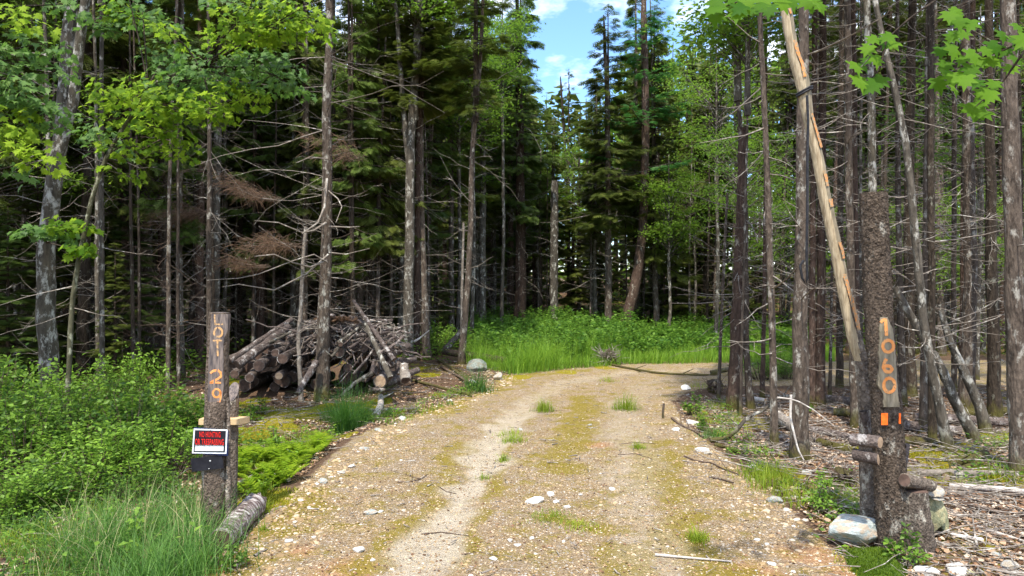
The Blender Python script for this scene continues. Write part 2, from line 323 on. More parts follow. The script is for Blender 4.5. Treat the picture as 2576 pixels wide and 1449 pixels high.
# ground
def ground_mat():
    m = mat('ground'); N = NB(m); g = N.n('ShaderNodeNewGeometry').outputs['Position']
    road = N.attr('road'); track = N.attr('track'); moss = N.attr('moss'); orange = N.attr('orange')
    vo = N.n('ShaderNodeTexVoronoi', {'Vector': g, 'Scale': 42.}); cellr = N.n('ShaderNodeSeparateColor', {0: vo.outputs['Color']}).outputs[0]
    vo2 = N.n('ShaderNodeTexVoronoi', {'Vector': g, 'Scale': 110.}); cell2 = N.n('ShaderNodeSeparateColor', {0: vo2.outputs['Color']}).outputs[0]
    n1 = N.noise(g, 1.3, 6, .62); n2 = N.noise(g, 9, 5, .7); n3 = N.noise(g, 55, 4, .7); n4 = N.noise(g, 3.1, 6, .7)
    soil = N.ramp(n2, [(.3, (.25, .15, .055)), (.55, (.47, .31, .135)), (.75, (.60, .43, .22))])
    soil = N.mix(N.ramp(n1, [(.45, 0.), (.62, .6)]), soil, (.38, .28, .19))
    stone = N.ramp(cell2, [(0., (.09, .06, .035)), (.4, (.27, .20, .13)), (.8, (.42, .37, .31)), (1., (.62, .59, .55))])
    soil = N.mix(.45, soil, stone)
    n5 = N.noise(g, 120, 3, .75); soil = N.mix(N.ramp(n5, [(.34, .7), (.47, 0.)]), soil, (.10, .065, .03)); soil = N.mix(N.ramp(n5, [(.58, 0.), (.68, .6)]), soil, (.66, .58, .46))
    st2 = N.ramp(cellr, [(.80, 0.), (.86, 1.)], 'LINEAR')
    soil = N.mix(N.math('MULTIPLY', st2, N.ramp(vo.outputs['Distance'], [(.3, 1.), (.5, 0.)])), soil, (.60, .56, .52))
    tr = N.mix(n3, (.50, .42, .31), (.66, .58, .46)); soil = N.mix(N.math('MULTIPLY', track, N.ramp(n2, [(.3, .55), (.6, 1.)])), soil, tr)
    soil = N.mix(N.math('MULTIPLY', orange, .8), soil, N.mix(n2, (.42, .20, .09), (.56, .33, .18)))
    mm = N.ramp(N.math('ADD', N.math('ADD', N.math('MULTIPLY', n4, .66), N.math('MULTIPLY', n3, .34)), N.math('MULTIPLY', N.attr('rmoss'), .12)), [(.50, 0.), (.60, 1.)])
    mm = N.math('MULTIPLY', mm, N.math('SUBTRACT', 1., N.math('MULTIPLY', track, .9)))
    mossc = N.mix(n3, (.13, .10, .010), (.40, .31, .035)); soil = N.mix(N.math('MULTIPLY', mm, .85), soil, mossc)
    lit = N.ramp(n3, [(.3, (.05, .028, .018)), (.5, (.14, .085, .055)), (.7, (.30, .21, .15))])
    lit = N.mix(N.ramp(n2, [(.55, 0.), (.7, .6)]), lit, (.16, .13, .04))
    mg = N.mix(n3, (.14, .12, .010), (.46, .38, .03)); mk = N.ramp(N.math('ADD', moss, N.math('MULTIPLY', N.math('SUBTRACT', n2, .5), .9)), [(.42, 0.), (.55, 1.)])
    col = N.mix(N.ramp(N.math('ADD', road, N.math('MULTIPLY', N.math('SUBTRACT', n2, .5), .7)), [(.38, 0.), (.6, 1.)]), lit, soil)
    col = N.mix(mk, col, mg)
    h = N.math('ADD', N.math('ADD', n3, N.math('MULTIPLY', vo.outputs['Distance'], -.5)), N.math('MULTIPLY', n2, .8))
    N.out(N.pri(col, .95, N.bump(N.math('ADD', h, N.math('MULTIPLY', n5, .6)), 1., .03), .1)); return m
M['ground'] = ground_mat()

# ------------------------------------------------------------------ ground
def axis(a, segs):
    out = [a]
    for end, s0, s1 in segs:
        L_ = end-out[-1]; n = max(2, int(L_/((s0+s1)/2))); t = np.linspace(0, 1, n+1)[1:]; base = out[-1]
        st = s0+(s1-s0)*t; c = np.cumsum(st); out += list(base+c/c[-1]*L_)
    return np.array(out)
xs = axis(0, [(4.5, .04, .05), (14, .05, .25), (60, .25, 3), (500, 3, 60)]); xs = np.concatenate([-xs[:0:-1], xs])
ys = axis(2.4, [(9, .035, .05), (22, .05, .12), (60, .12, 1.5), (700, 1.5, 60)]); ys = np.concatenate([-axis(0, [(300, .3, 60)])[:0:-1]+0, np.linspace(0, 2.35, 16), ys])
XX, YY = np.meshgrid(xs, ys); x = XX.ravel(); y = YY.ravel(); z = hgt(x, y)
sd = roadsd(x, y)
z = z+(fbm(x*14, y*14, 3)-.43)*np.where(sd > 0, .035, .012)*(np.abs(x) < 12)*(y < 25)
gm = MB(); nx = len(xs); ny = len(ys)
ii, jj = np.meshgrid(np.arange(ny-1), np.arange(nx-1), indexing='ij'); q = (ii*nx+jj).ravel()
gm.add(np.stack([x, y, z], 1), np.stack([q, q+1, q+nx+1, q+nx], 1))
go = gm.build('ground', M['ground']); tag(go, kind='structure')
def fattr(o, nm, v):
    a = o.data.attributes.new(nm, 'FLOAT', 'POINT'); a.data.foreach_set('value', v.astype(np.float32))
fattr(go, 'road', sm(.18, -.18, sd)*1.0)
t1 = segdist(TRACK, x, y, False); t2 = segdist(TRACK2, x, y, False); wob = (fbm(x*2.5, y*2.5)-.45)
fattr(go, 'track', np.maximum(sm(.34, .14, t1+wob*.55)*(1-.65*sm(8, 14, y)), .45*sm(.42, .1, t2+wob*.7)*(1-.6*sm(8, 14, y))))
mo = np.zeros_like(x)
for (c, d), r in _mp: mo = np.maximum(mo, sm(1.0, .35, (np.hypot((x-c), (y-d)*.8)/r)+(fbm(x*2.2+3, y*2.2)-.45)*1.6))
mo = np.maximum(mo, .45*sm(.47, .6, fbm(x*.6, y*.6))*(sd > .1))
fattr(go, 'moss', mo)
def mossf(x, y):
    m_ = 0*x
    for (c, d), r in _mp: m_ = np.maximum(m_, sm(1.0, .35, (np.hypot((x-c), (y-d)*.8)/r)+(fbm(x*2.2+3, y*2.2)-.45)*1.6))
    return m_
og = np.zeros_like(x)
for a, b, r in ((870, 1430, .35), (2050, 1400, .35), (1900, 1440, .3), (2060, 1380, .2), (760, 1390, .2), (1840, 1080, .5), (1500, 1120, .3), (2140, 1440, .3)):
    c, d = flat(a, b); og = np.maximum(og, sm(1, .3, np.hypot(x-c, y-d)/r+wob))
rm = np.zeros_like(x)
for pts, w_ in (([(930, 1430), (1080, 1290), (1130, 1210), (1180, 1120)], .22), ([(1790, 1470), (1730, 1330), (1690, 1230), (1650, 1120)], .30), ([(1380, 1300), (1490, 1330), (1560, 1335)], .16), ([(1080, 1040), (1180, 995), (1300, 948), (1450, 932)], .35), ([(1160, 1400), (1200, 1320), (1240, 1220), (1275, 1120)], .10), ([(1620, 1449), (1560, 1400)], .25), ([(560, 1449), (700, 1330), (800, 1240)], .18), ([(1400, 1180), (1450, 1090), (1470, 1000)], .25)):
    rm = np.maximum(rm, sm(w_*1.6, w_*.3, segdist(poly_world(pts), x, y, False)+wob*w_*2.2))
fattr(go, 'rmoss', rm)
fattr(go, 'orange', og)

def in_poly(n, pp, rng=RNG, dens=None):
    """n random ground points inside a photo polygon, uniform on the ground"""
    P = poly_world(pp); lo = P.min(0); hi = P.max(0); out = []; c = 0
    while c < n:
        q_ = lo+rng.random((max(200, n), 2))*(hi-lo); k_ = inside(P, q_[:, 0], q_[:, 1])
        if dens is not None: k_ &= rng.random(len(q_)) < dens(q_[:, 0], q_[:, 1])
        q_ = q_[k_]; out.append(q_); c += len(q_)
    q_ = np.concatenate(out)[:n]
    return np.column_stack([q_, hgt(q_[:, 0], q_[:, 1])])

# ------------------------------------------------------------------ trees
def dead_branches(mb, rng, fpos, frad, z0, z1, n, Lr, mi=1, twigs=3, r0=.011, pale=0, up=.25, k=3, az=None):
    """thin dead limbs along a trunk; fpos(z)->xyz"""
    zz = z0+(z1-z0)*rng.random(n); B = np.array([fpos(v) for v in zz]); a = rng.random(n)*2*pi if az is None else az[0]+(rng.random(n)-.5)*az[1]
    Ln = Lr*(.10+1.25*rng.random(n)**1.8)*(0.8+.4*rng.random()); e = (rng.random(n)-.62)*.9
    D = np.stack([np.cos(a)*np.cos(e), np.sin(a)*np.cos(e), np.sin(e)], 1); Sg = 6
    s = np.linspace(0, 1, Sg)[None, :, None]
    curl = (up*(rng.random(n)-.35)*2)[:, None, None]; side = np.stack([-D[:, 1], D[:, 0], D[:, 2]*0], 1)[:, None]*((rng.random(n)-.5)*.5)[:, None, None]
    P = B[:, None]+Ln[:, None, None]*(s*D[:, None]+(s**2)*curl*np.array([0, 0, 1.])+(s**2)*side)
    P = P+(rng.random(P.shape)-.5)*.09*s*Ln[:, None, None]
    R0 = r0*(.5+.8*rng.random(n))*(Ln/Lr)**.5
    tubes(mb, P, R0[:, None]*np.linspace(1.15, .28, Sg)[None], k, mi, rng=rng)
    if twigs:
        m = n*twigs; idx = np.repeat(np.arange(n), twigs); t = .2+.75*rng.random(m); si = t*(Sg-1); i0 = np.floor(si).astype(int).clip(0, Sg-2); fr = (si-i0)[:, None]
        b = P[idx, i0]*(1-fr)+P[idx, i0+1]*fr; dd = unit(P[idx, i0+1]-P[idx, i0])
        sd_ = unit(np.cross(dd, [0, 0, 1.]))*np.where(rng.random(m) < .5, -1, 1)[:, None]
        td = unit(dd*.7+sd_*.8+(rng.random((m, 3))-.5)*.7); l = (Ln[idx]*(.15+.3*rng.random(m)))*(1.1-t)
        s4 = np.linspace(0, 1, 4)[None, :, None]; Q = b[:, None]+l[:, None, None]*(td[:, None]*s4+np.array([0, 0, 1.])*(s4**2)*((rng.random(m)-.4)*.7)[:, None, None])
        tubes(mb, Q, (R0[idx]*.45)[:, None]*np.linspace(1, .4, 4)[None], 3, mi, rng=rng)
def trunk_geo(mb, pts, rad, rng, k=12, rough=.05, flare=.35, sub=26, mi=0):
    pts = np.asarray(pts, float); L_ = np.concatenate([[0], np.cumsum(np.linalg.norm(np.diff(pts, axis=0), axis=1))])
    t = np.concatenate([np.linspace(0, .6, 5)[:-1], np.linspace(.6, L_[-1], sub)]) if L_[-1] > 2 else np.linspace(0, L_[-1], 10)
    # smooth interpolation
    P = np.stack([np.interp(t, L_, pts[:, i]) for i in range(3)], 1)
    for _ in range(2): P[1:-1] = P[1:-1]*.5+(P[:-2]+P[2:])*.25
    R_ = np.interp(t, L_, rad); R_ = R_*(1+flare*np.exp(-t/.18))
    P[:, :2] += (rng.random((len(P), 2))-.5)*.25*R_[:, None]*(t[:, None] > .3)
    P[0, 2] -= .15
    V0 = len(P); tubes(mb, P, R_, k, mi, rough=rough, rng=rng)
    f = lambda z: np.array([np.interp(z, P[:, 2], P[:, 0]), np.interp(z, P[:, 2], P[:, 1]), z])
    return f, (lambda z: np.interp(z, P[:, 2], R_))

def spruce_crown(seed, H, R, nb, spr, needle='spruce', droop=.35, size=.24, ragged=.5, top=True):
    rng = np.random.default_rng(seed); mb = MB()
    t = np.sort(rng.random(nb)**.9); z = H*t; a = rng.random(nb)*2*pi
    Ln = R*np.clip((1-t)**.75, .06, 1)*(1-ragged*rng.random(nb)); Ln = Ln*np.where(t < .12, .6+.4*rng.random(nb), 1)
    Sg = 6; s = np.linspace(0, 1, Sg)[None, :, None]; D = np.stack([np.cos(a), np.sin(a), 0*a], 1)[:, None]
    dr = (droop*(1.2-1.5*t)+.15*(rng.random(nb)-.5))[:, None, None]
    P = np.array([0, 0, 1.])*z[:, None, None]+Ln[:, None, None]*(D*s+np.array([0, 0, 1.])*(-dr*s+.5*np.abs(dr)*s**3))
    tubes(mb, P, (.006+.012*Ln)[:, None]*np.linspace(1.2, .3, Sg)[None], 3, 1, rng=rng)
    tubes(mb, np.array([[[0, 0, -.3], [0, 0, H*.4], [0, 0, H*.8], [0, 0, H]]]), np.array([[.09*H/8, .06*H/8, .03, .008]]), 6, 1, rng=rng)
    cnt = np.maximum(4, (spr*Ln/R)).astype(int); idx = np.repeat(np.arange(nb), cnt); m = len(idx)
    u = .12+.88*rng.random(m)**.8; si = u*(Sg-1); i0 = np.floor(si).astype(int).clip(0, Sg-2); fr = (si-i0)[:, None]
    b = P[idx, i0]*(1-fr)+P[idx, i0+1]*fr; dd = unit(P[idx, i0+1]-P[idx, i0]); side = unit(np.cross(dd, [0, 0, 1.]))*np.where(rng.random(m) < .5, -1, 1)[:, None]
    off = rng.random(m)*.30*Ln[idx]*(1.15-u)
    pos = b+side*off[:, None]+np.array([0, 0, -1.])*(off*.25+.04*rng.random(m))[:, None]
    X = unit(dd*.8+side*(.9*(rng.random(m)+.15))[:, None]+np.array([0, 0, -.25])+(rng.random((m, 3))-.5)*.4); Z = unit(np.array([0, 0, 1.])+(rng.random((m, 3))-.5)*1.1)
    scatter(mb, SPRIG_V, SPRIG_F, pos, X, Z, size*(.6+.8*rng.random(m)), 0, rng=rng)
    return mb, [M[needle], M['bark_dark']]
def leafy_crown(seed, ctr, rad, ncl, nleaf, leaf='decid', size=.095, flat_=.35, clr=.55, limbs=True, shell=.5, base=None, tv=None):
    rng = np.random.default_rng(seed); mb = MB(); d = dirs(rng, ncl, 0, 1.9)
    c = np.asarray(ctr)+np.asarray(rad)*d*(shell+(1-shell)*rng.random(ncl))[:, None]
    n = ncl*nleaf; ci = np.repeat(np.arange(ncl), nleaf); p = rng.normal(size=(n, 3))*np.array([clr, clr, clr*flat_])*.6*(.6+.8*rng.random(ncl))[ci][:, None]
    pos = c[ci]+p; X = unit(rng.normal(size=(n, 3))*np.array([1, 1, .35])+np.array([0, 0, -.35])); Z = unit(np.array([0, 0, 1.])+(rng.random((n, 3))-.5)*1.3)
    TV, TF = (MAPLE_V, MAPLE_F) if tv == 'maple' else (LEAF_V, LEAF_F)
    scatter(mb, TV, TF, pos, X, Z, size*(.6+.8*rng.random(n)), 0, rng=rng)
    if limbs:
        b = np.asarray(base if base is not None else (0, 0, 0), float); s = np.linspace(0, 1, 7)[None, :, None]
        b0 = b+np.array([0, 0, 1.])*((c[:, 2]-b[2]).clip(.2)*(.45+.5*rng.random(ncl)))[:, None]
        P = b0[:, None]*(1-s)+c[:, None]*s+np.array([0, 0, 1.])*(s*(1-s))*.6*rng.random(ncl)[:, None, None]
        tubes(mb, P, np.linspace(.018, .004, 7)[None]*np.ones((ncl, 1)), 4, 1, rng=rng)
        P0 = np.array([[b, b*.5+np.asarray(ctr)*.5, np.asarray(ctr)+np.array([0, 0, rad[2]*.8])]]); tubes(mb, P0, np.array([[.09, .06, .015]]), 6, 1)
    return mb, [M[leaf], M['bark_grey']]
_crowns = {}
def crown_mesh(kind):
    if kind in _crowns: return _crowns[kind]
    sp = {
     's0': lambda: spruce_crown(11, 8, 1.8, 130, 70, size=.30), 's1': lambda: spruce_crown(12, 8, 1.6, 115, 60, ragged=.65, size=.28), 's2': lambda: spruce_crown(13, 8, 2.2, 140, 80, droop=.5, size=.30),
     's3': lambda: spruce_crown(14, 8, 1.4, 110, 56, ragged=.6, droop=.2, size=.27), 's4': lambda: spruce_crown(15, 8, 1.9, 120, 75, 'spruce_blue', droop=.25, size=.28),
     'thin': lambda: spruce_crown(16, 8, 1.3, 70, 34, ragged=.75, size=.24), 'pine': lambda: spruce_crown(17, 8, 2.2, 40, 90, 'pine', droop=-.1, size=.26, ragged=.5),
     'd0': lambda: leafy_crown(21, (0, 0, 3.2), (2.0, 2.0, 3.0), 60, 80, limbs=True), 'd1': lambda: leafy_crown(22, (0, 0, 3.5), (2.4, 2.4, 3.4), 75, 80),
     'd2': lambda: leafy_crown(23, (0, 0, 2.6), (1.6, 1.6, 2.6), 46, 80, clr=.45), 'd3': lambda: leafy_crown(24, (0, 0, 3.2), (1.3, 1.3, 3.0), 50, 95, clr=.55, size=.11)}[kind]
    mb, ms = sp(); o = mb.build('crown', ms); me = o.data; bpy.data.objects.remove(o); _crowns[kind] = me; return me
def add_crown(root, kind, loc, rz, sc, name='crown'):
    o = bpy.data.objects.new(name, crown_mesh(kind)); S.collection.objects.link(o); o.parent = root; o.location = loc; o.rotation_euler = (0, 0, rz); o.scale = sc if isinstance(sc, tuple) else (sc,)*3
    return o
_seed = [100]
def tree(name, label, pts, w0, w1, d=None, H=13, mt='bark', dead=40, dL=1.0, dz=(1.2, 8), crown='s0', zc=6.5, cs=1.0, group=None, cat='tree', k=12, tw='twig', broken=False, twigs=3, up=.25, r0=.0075, extra=None):
    """a tree whose trunk runs through photo pixels pts (base first) in the plane at distance d"""
    _seed[0] += 1; rng = np.random.default_rng(_seed[0])
    if d is None: b = G(*pts[0]); d = b[1]
    else: b = Pd(pts[0][0], pts[0][1], d); b[2] = float(hgt(b[0], d))
    P = [b]+[Pd(a, c, d) for a, c in pts[1:]]; r = [w0/F*d/2*(1-(1-w1/w0)*i/(len(P)-1)) for i in range(len(P))]
    if not broken and P[-1][2] < H:
        q_ = P[-1]; v = P[-1]-P[-2]; v = v/v[2]; v[:2] *= .4; P.append(q_+v*(H-q_[2])); r.append(.02)
    root = empty(name, b); tag(root, label, cat, group)
    mb = MB(); f, fr = trunk_geo(mb, P, r, rng, k)
    if dead: dead_branches(mb, rng, f, fr, dz[0], min(dz[1], P[-1][2]-.1), dead, dL, 1, twigs, r0, up=up)
    if extra: extra(mb, f, rng, P)
    mb.build('trunk', [M[mt], M[tw]], root, b)
    if crown and not broken:
        c = f(zc); s_ = (P[-1][2]+.4-zc)/8; add_crown(root, crown, c-b, rng.random()*6.28, (cs*1.0, cs*1.0, s_))
    return root, f, d

T = tree
# --- left side, foreground to middle
T('maple_tree', 'mottled grey maple trunk with a forked stem, nearest tree on the far left', [(128, 960), (112, 724), (115, 600), (125, 525), (145, 425), (160, 300), (162, 200), (172, 100), (180, 0)], 44, 29, 11.5, 13, 'bark_maple', 14, 1.2, (2, 6), 'd2', 7.5, .9, twigs=2,
  extra=lambda mb, f, rng, P: tubes(mb, np.array([[f(4.0), Pd(185, 250, 11.4), Pd(198, 125, 11.3), Pd(215, 0, 11.2), Pd(240, -300, 11)]]), np.array([[.09, .085, .08, .07, .03]]), 10, 0, rough=.05))
T('maple_sapling', 'slim mossy maple arching right over the woods, its trunk bending at mid height', [(165, 905), (180, 760), (197, 660), (225, 520), (262, 400), (310, 322), (345, 270), (372, 218), (392, 195), (450, 182), (505, 172)], 13, 5, 9.5, 3, 'bark_mossy', 10, .8, (1.2, 4), None, broken=True, k=8)
T('young_tree', 'very thin straight pale trunk between the leaning maple and the dark spruces', [(257, 900), (256, 600), (255, 300), (256, 0)], 13, 9, 12.5, 10, 'bark_grey', 22, .9, (1.5, 6), 'd2', 7, .8, k=8)
T('spruce_tree', 'dark short-based spruce trunk in shade left of the tall bush', [(205, 905), (212, 700), (222, 400), (230, 0)], 30, 18, 15, 14, 'bark_dark', 50, 1.2, (1, 7), 's1', 5.5)
T('spruce_tree', 'stout grey spruce with a flared mossy foot behind the tall bush', [(387, 925), (372, 724), (365, 550), (357, 400), (352, 200), (350, 0)], 31, 20, None, 14, 'bark', 60, 1.4, (1, 8), 's0', 5.6)
T('spruce_tree', 'reddish spruce trunk just right of the stout grey flared one', [(408, 912), (407, 724), (405, 400), (398, 0)], 20, 14, 18.5, 14, 'bark_red', 55, 1.2, (1, 8), 's3', 6)
T('spruce_tree', 'thick dark spruce leaning slightly, left of the lettered post', [(484, 905), (492, 800), (500, 700), (501, 400), (500, 0)], 36, 22, None, 15, 'bark', 70, 1.5, (1, 8), 's2', 6)
T('spruce_tree', 'pale spotted trunk rising straight behind the lettered post', [(540, 930), (541, 785), (545, 500), (547, 300), (556, 0)], 22, 17, 16.5, 14, 'bark_grey', 46, 1.3, (1.5, 8), 's1', 7.5)
T('spruce_tree', 'dark narrow trunk behind the left end of the log pile', [(600, 868), (602, 600), (610, 300), (612, 0)], 17, 12, 22, 14, 'bark_dark', 60, 1.4, (1, 8), 's0', 5)
T('spruce_tree', 'dark reddish trunk above the lowest logs of the pile', [(655, 880), (656, 600), (660, 300), (668, 0)], 21, 15, 20, 14, 'bark_red', 60, 1.4, (1, 8), 's2', 5.4)
def big_limbs(mb, f, rng, P):
    for pts, r_ in (([(822, 655), (780, 672), (735, 660), (690, 640), (640, 645)], .022), ([(826, 640), (770, 690), (690, 730), (600, 715), (560, 722)], .018),
                    ([(820, 560), (790, 580), (760, 585), (700, 560), (640, 555)], .02), ([(822, 450), (816, 520), (800, 560), (760, 588)], .028),
                    ([(826, 480), (850, 500), (860, 520), (845, 560)], .015), ([(824, 660), (790, 640), (740, 655), (650, 690), (600, 700), (520, 705)], .014), ([(828, 570), (880, 572), (905, 570)], .018), ([(828, 635), (870, 640), (930, 625)], .014), ([(824, 400), (780, 395), (745, 410)], .014)):
        Q = np.array([[Pd(a, b, 12.2-.25*i) for i, (a, b) in enumerate(pts)]]); n_ = Q.shape[1]; tubes(mb, Q, np.linspace(r_, r_*.35, n_)[None], 5, 1)
T('spruce_tree', 'tall spruce before the log pile with stripped bark strip and curling dead limbs', [(810, 1008), (816, 800), (822, 600), (821, 300), (828, 100), (832, 0)], 36, 15, None, 13, 'bark', 95, 1.6, (1.4, 8.5), 's1', 8, 1.0, twigs=4, extra=big_limbs)
tr_, f_, d_ = T('dead_snag', 'light brown splintered dead snag leaning on the log pile', [(758, 925), (750, 860), (757, 780), (762, 650), (770, 570)], 12, 9, 12.9, 3, 'twig', 16, .9, (1.3, 3), None, broken=True, k=8, cat='dead tree')
T('spruce_tree', 'trunk with a dark upper half behind the right end of the log pile', [(905, 860), (907, 724), (908, 560), (905, 300), (900, 0)], 17, 12, 21, 14, 'bark', 60, 1.3, (1, 8), 's0', 4.6)
def c1x(mb, f, rng, P):
    tubes(mb, np.array([[f(5.2), Pd(1020, 330, 19), Pd(1008, 180, 19), Pd(1000, 60, 19), Pd(985, -100, 19)]]), np.array([[.1, .085, .07, .06, .03]]), 8, 0)
    tubes(mb, np.array([[f(6.5), Pd(1048, 300, 18.9), Pd(1046, 200, 18.9), Pd(1062, 100, 19), Pd(1066, -60, 19)]]), np.array([[.06, .055, .05, .045, .02]]), 8, 0)
T('birch_tree', 'grey forked trunk, leftmost of the trio right of the log pile', [(1026, 911), (1028, 724), (1031, 500), (1036, 250), (1050, 170), (1058, 0)], 28, 16, None, 14, 'bark_grey', 40, 1.2, (1.5, 8), 'd3', 8, 1, extra=c1x)
T('spruce_tree', 'dark middle trunk of the trio right of the log pile', [(1048, 905), (1049, 724), (1050, 500), (1055, 250), (1058, 100)], 17, 13, 19.5, 13, 'bark_red', 40, 1.2, (1, 8), 's1', 7.5)
T('spruce_tree', 'rightmost trunk of the trio right of the log pile, lichen flecked', [(1074, 908), (1066, 724), (1061, 600), (1056, 300), (1063, 180)], 22, 12, None, 13, 'bark', 55, 1.3, (1, 8), 's0', 7)
T('spruce_tree', 'slender trunk leaning left over the grey boulder at the grass edge', [(1160, 918), (1176, 724), (1183, 600), (1189, 350), (1203, 225), (1212, 100)], 18, 9, None, 13, 'bark', 45, 1.3, (1, 8), 's3', 6.5, up=.5, r0=.012)
T('dead_tree', 'thin dead stem beside the slender leaning trunk at the grass edge', [(1160, 800), (1163, 690), (1166, 560)], 8, 6, 19, 3, 'twig', 12, .8, (2, 4.5), None, broken=True, k=7, cat='dead tree')
T('spruce_tree', 'straight dark trunk in the shade left of the tall green weeds', [(1136, 850), (1135, 600), (1132, 300), (1130, 100)], 15, 11, 25, 14, 'bark', 60, 1.5, (1, 8), 's2', 5)
T('spruce_tree', 'grey straight trunk behind the left end of the tall weeds', [(1213, 845), (1214, 600), (1215, 300), (1220, 60)], 20, 13, 27, 15, 'bark_grey', 60, 1.7, (1, 9), 's4', 6)
T('spruce_tree', 'tallest spruce, reddish trunk and open ragged top beside the blue sky gap', [(1308, 845), (1309, 600), (1308, 350), (1302, 100)], 31, 14, 28, 15.4, 'bark_red', 80, 2.2, (1.5, 9), 's4', 4.8, 1.1, up=.7, r0=.013)
T('birch_tree', 'broken-off grey trunk standing in the tall weeds without a crown', [(1393, 845), (1394, 650), (1395, 455)], 22, 19, 28, 6, 'bark_grey', 20, 1.2, (1.5, 6), None, broken=True)
T('spruce_tree', 'dark pointed spruce standing just right of the blue sky gap', [(1530, 850), (1530, 475), (1528, 225), (1520, 90)], 19, 8, 27, 12.6, 'bark', 70, 1.6, (1.5, 7), 's0', 4.4, 1.15, r0=.010)
T('pine_tree', 'leaning pine with a curved brown trunk and soft green boughs', [(1566, 855), (1583, 770), (1600, 712), (1613, 625), (1622, 500), (1624, 300), (1620, 60)], 30, 17, 27, 15, 'bark_red', 30, 1.6, (2.5, 7), 'pine', 6.5, 1.1)
T('spruce_tree', 'narrow spruce top low inside the blue sky gap', [(1432, 850), (1430, 500), (1410, 200)], 12, 5, 36, 13, 'bark_dark', 40, 1.6, (1.5, 7), 'thin', 5.4, .9)
# --- right side
T('dead_sapling', 'thin bare dead sapling at the right road edge, leftmost of the right stand', [(1807, 1009), (1815, 800), (1824, 600), (1830, 485)], 9, 6, None, 3, 'bark', 14, .7, (.8, 3.2), None, broken=True, k=8, cat='dead tree')
T('spruce_tree', 'reddish spruce snapped at mid height, second from the left in the right stand', [(1842, 1034), (1850, 860), (1859, 650), (1866, 450), (1868, 322)], 31, 20, None, 6, 'bark_red', 60, 1.1, (.8, 4.5), None, broken=True)
T('young_tree', 'pencil-thin stem close to the snapped reddish spruce', [(1863, 1052), (1866, 850), (1873, 600), (1878, 380), (1885, 150)], 8, 5, None, 9, 'bark', 16, .7, (1, 5), 'd3', 4.6, .6, k=7)
T('spruce_tree', 'lean grey trunk with a curved foot, just right of the snapped reddish spruce', [(1890, 1030), (1880, 950), (1876, 800), (1876, 600), (1872, 400), (1850, 200)], 19, 10, None, 9, 'bark', 30, .9, (1, 5), 'd3', 5, .8, k=9)
T('spruce_tree', 'thin red-brown trunk behind the arching fallen branch', [(1917, 1007), (1922, 800), (1926, 480), (1926, 100)], 12, 8, None, 11, 'bark_red', 60, 1.1, (1, 8), 'thin', 7)
T('spruce_tree', 'slim trunk crossed by the arching fallen branch at the right road edge', [(1948, 1125), (1944, 900), (1938, 700), (1930, 450), (1920, 200), (1912, 60)], 19, 12, None, 9, 'bark', 75, .9, (1, 7), 's3', 6.5, r0=.009)
T('spruce_tree', 'big grey-brown trunk with a bleached stick against its foot, behind the leaning pole', [(2011, 1157), (2013, 900), (2016, 600), (2018, 350), (2022, 60)], 42, 24, None, 12, 'bark', 40, .9, (1.5, 8), 'thin', 7.5, k=18, r0=.009)
T('spruce_tree', 'narrow trunk with mossy foot right behind the big grey-brown trunk', [(2042, 1022), (2044, 700), (2046, 430), (2050, 0)], 18, 13, None, 13, 'bark_red', 80, 1.2, (1, 8), 'thin', 7.5)
T('spruce_tree', 'reddish trunk with orange mossy foot, seen left of the leaning pole', [(2062, 1022), (2066, 700), (2068, 300), (2070, 0)], 24, 16, None, 13, 'bark_red', 90, 1.2, (1, 8), 'thin', 7.5)
T('dead_sapling', 'very thin bare stem under the leaning pole', [(2087, 1003), (2090, 850), (2093, 640)], 9, 6, None, 4, 'bark', 30, .8, (.8, 3.3), None, broken=True, k=7, cat='dead tree')
T('spruce_tree', 'dark narrow trunk standing further back between pole and lettered post', [(2112, 975), (2113, 700), (2116, 300), (2118, 0)], 17, 12, None, 13, 'bark_dark', 90, 1.3, (1, 8), 'thin', 8)
T('spruce_tree', 'spotted trunk directly left of the sawn-off lettered post', [(2152, 1075), (2144, 800), (2135, 500), (2135, 230), (2132, 0)], 21, 16, None, 12, 'bark', 80, 1.1, (1.5, 8), 'thin', 7.5, r0=.009)
T('spruce_tree', 'darker twin trunk touching the sawn-off lettered post on its left', [(2160, 1040), (2154, 700), (2150, 300), (2146, 0)], 15, 12, 11, 12, 'bark_red', 80, 1.1, (1.5, 8), 'thin', 7.5, r0=.009)
T('spruce_tree', 'lichen-covered trunk rising above the flat top of the lettered post', [(2215, 1060), (2205, 700), (2196, 480), (2192, 250), (2180, 60)], 22, 18, 9.6, 12, 'bark_maple', 60, 1.1, (2.9, 8), 'thin', 7.5, r0=.007)
T('spruce_tree', 'thick dark straight trunk right of the lettered post', [(2291, 1000), (2287, 724), (2285, 500), (2292, 150), (2296, 0)], 27, 18, None, 13, 'bark_dark', 90, 1.3, (1, 8), 'thin', 8)
T('spruce_tree', 'mossy-footed trunk in the middle of the right stand', [(2324, 1090), (2328, 800), (2333, 400), (2338, 0)], 22, 14, None, 12, 'bark', 80, 1.1, (1, 8), 'thin', 7.5, r0=.009)
T('spruce_tree', 'slim dark trunk beside the mossy-footed one in the right stand', [(2346, 1120), (2343, 800), (2342, 400), (2341, 0)], 19, 15, None, 11, 'bark_dark', 70, 1.0, (1, 8), 'thin', 7.5, r0=.009)
T('crooked_tree', 'crooked trunk curving up to the left behind the lettered post', [(2388, 1135), (2368, 1050), (2350, 950), (2324, 830), (2306, 620), (2275, 330), (2235, 165), (2200, 0)], 26, 13, None, 8, 'bark_grey', 30, .9, (1, 5), None, broken=True, cat='tree')
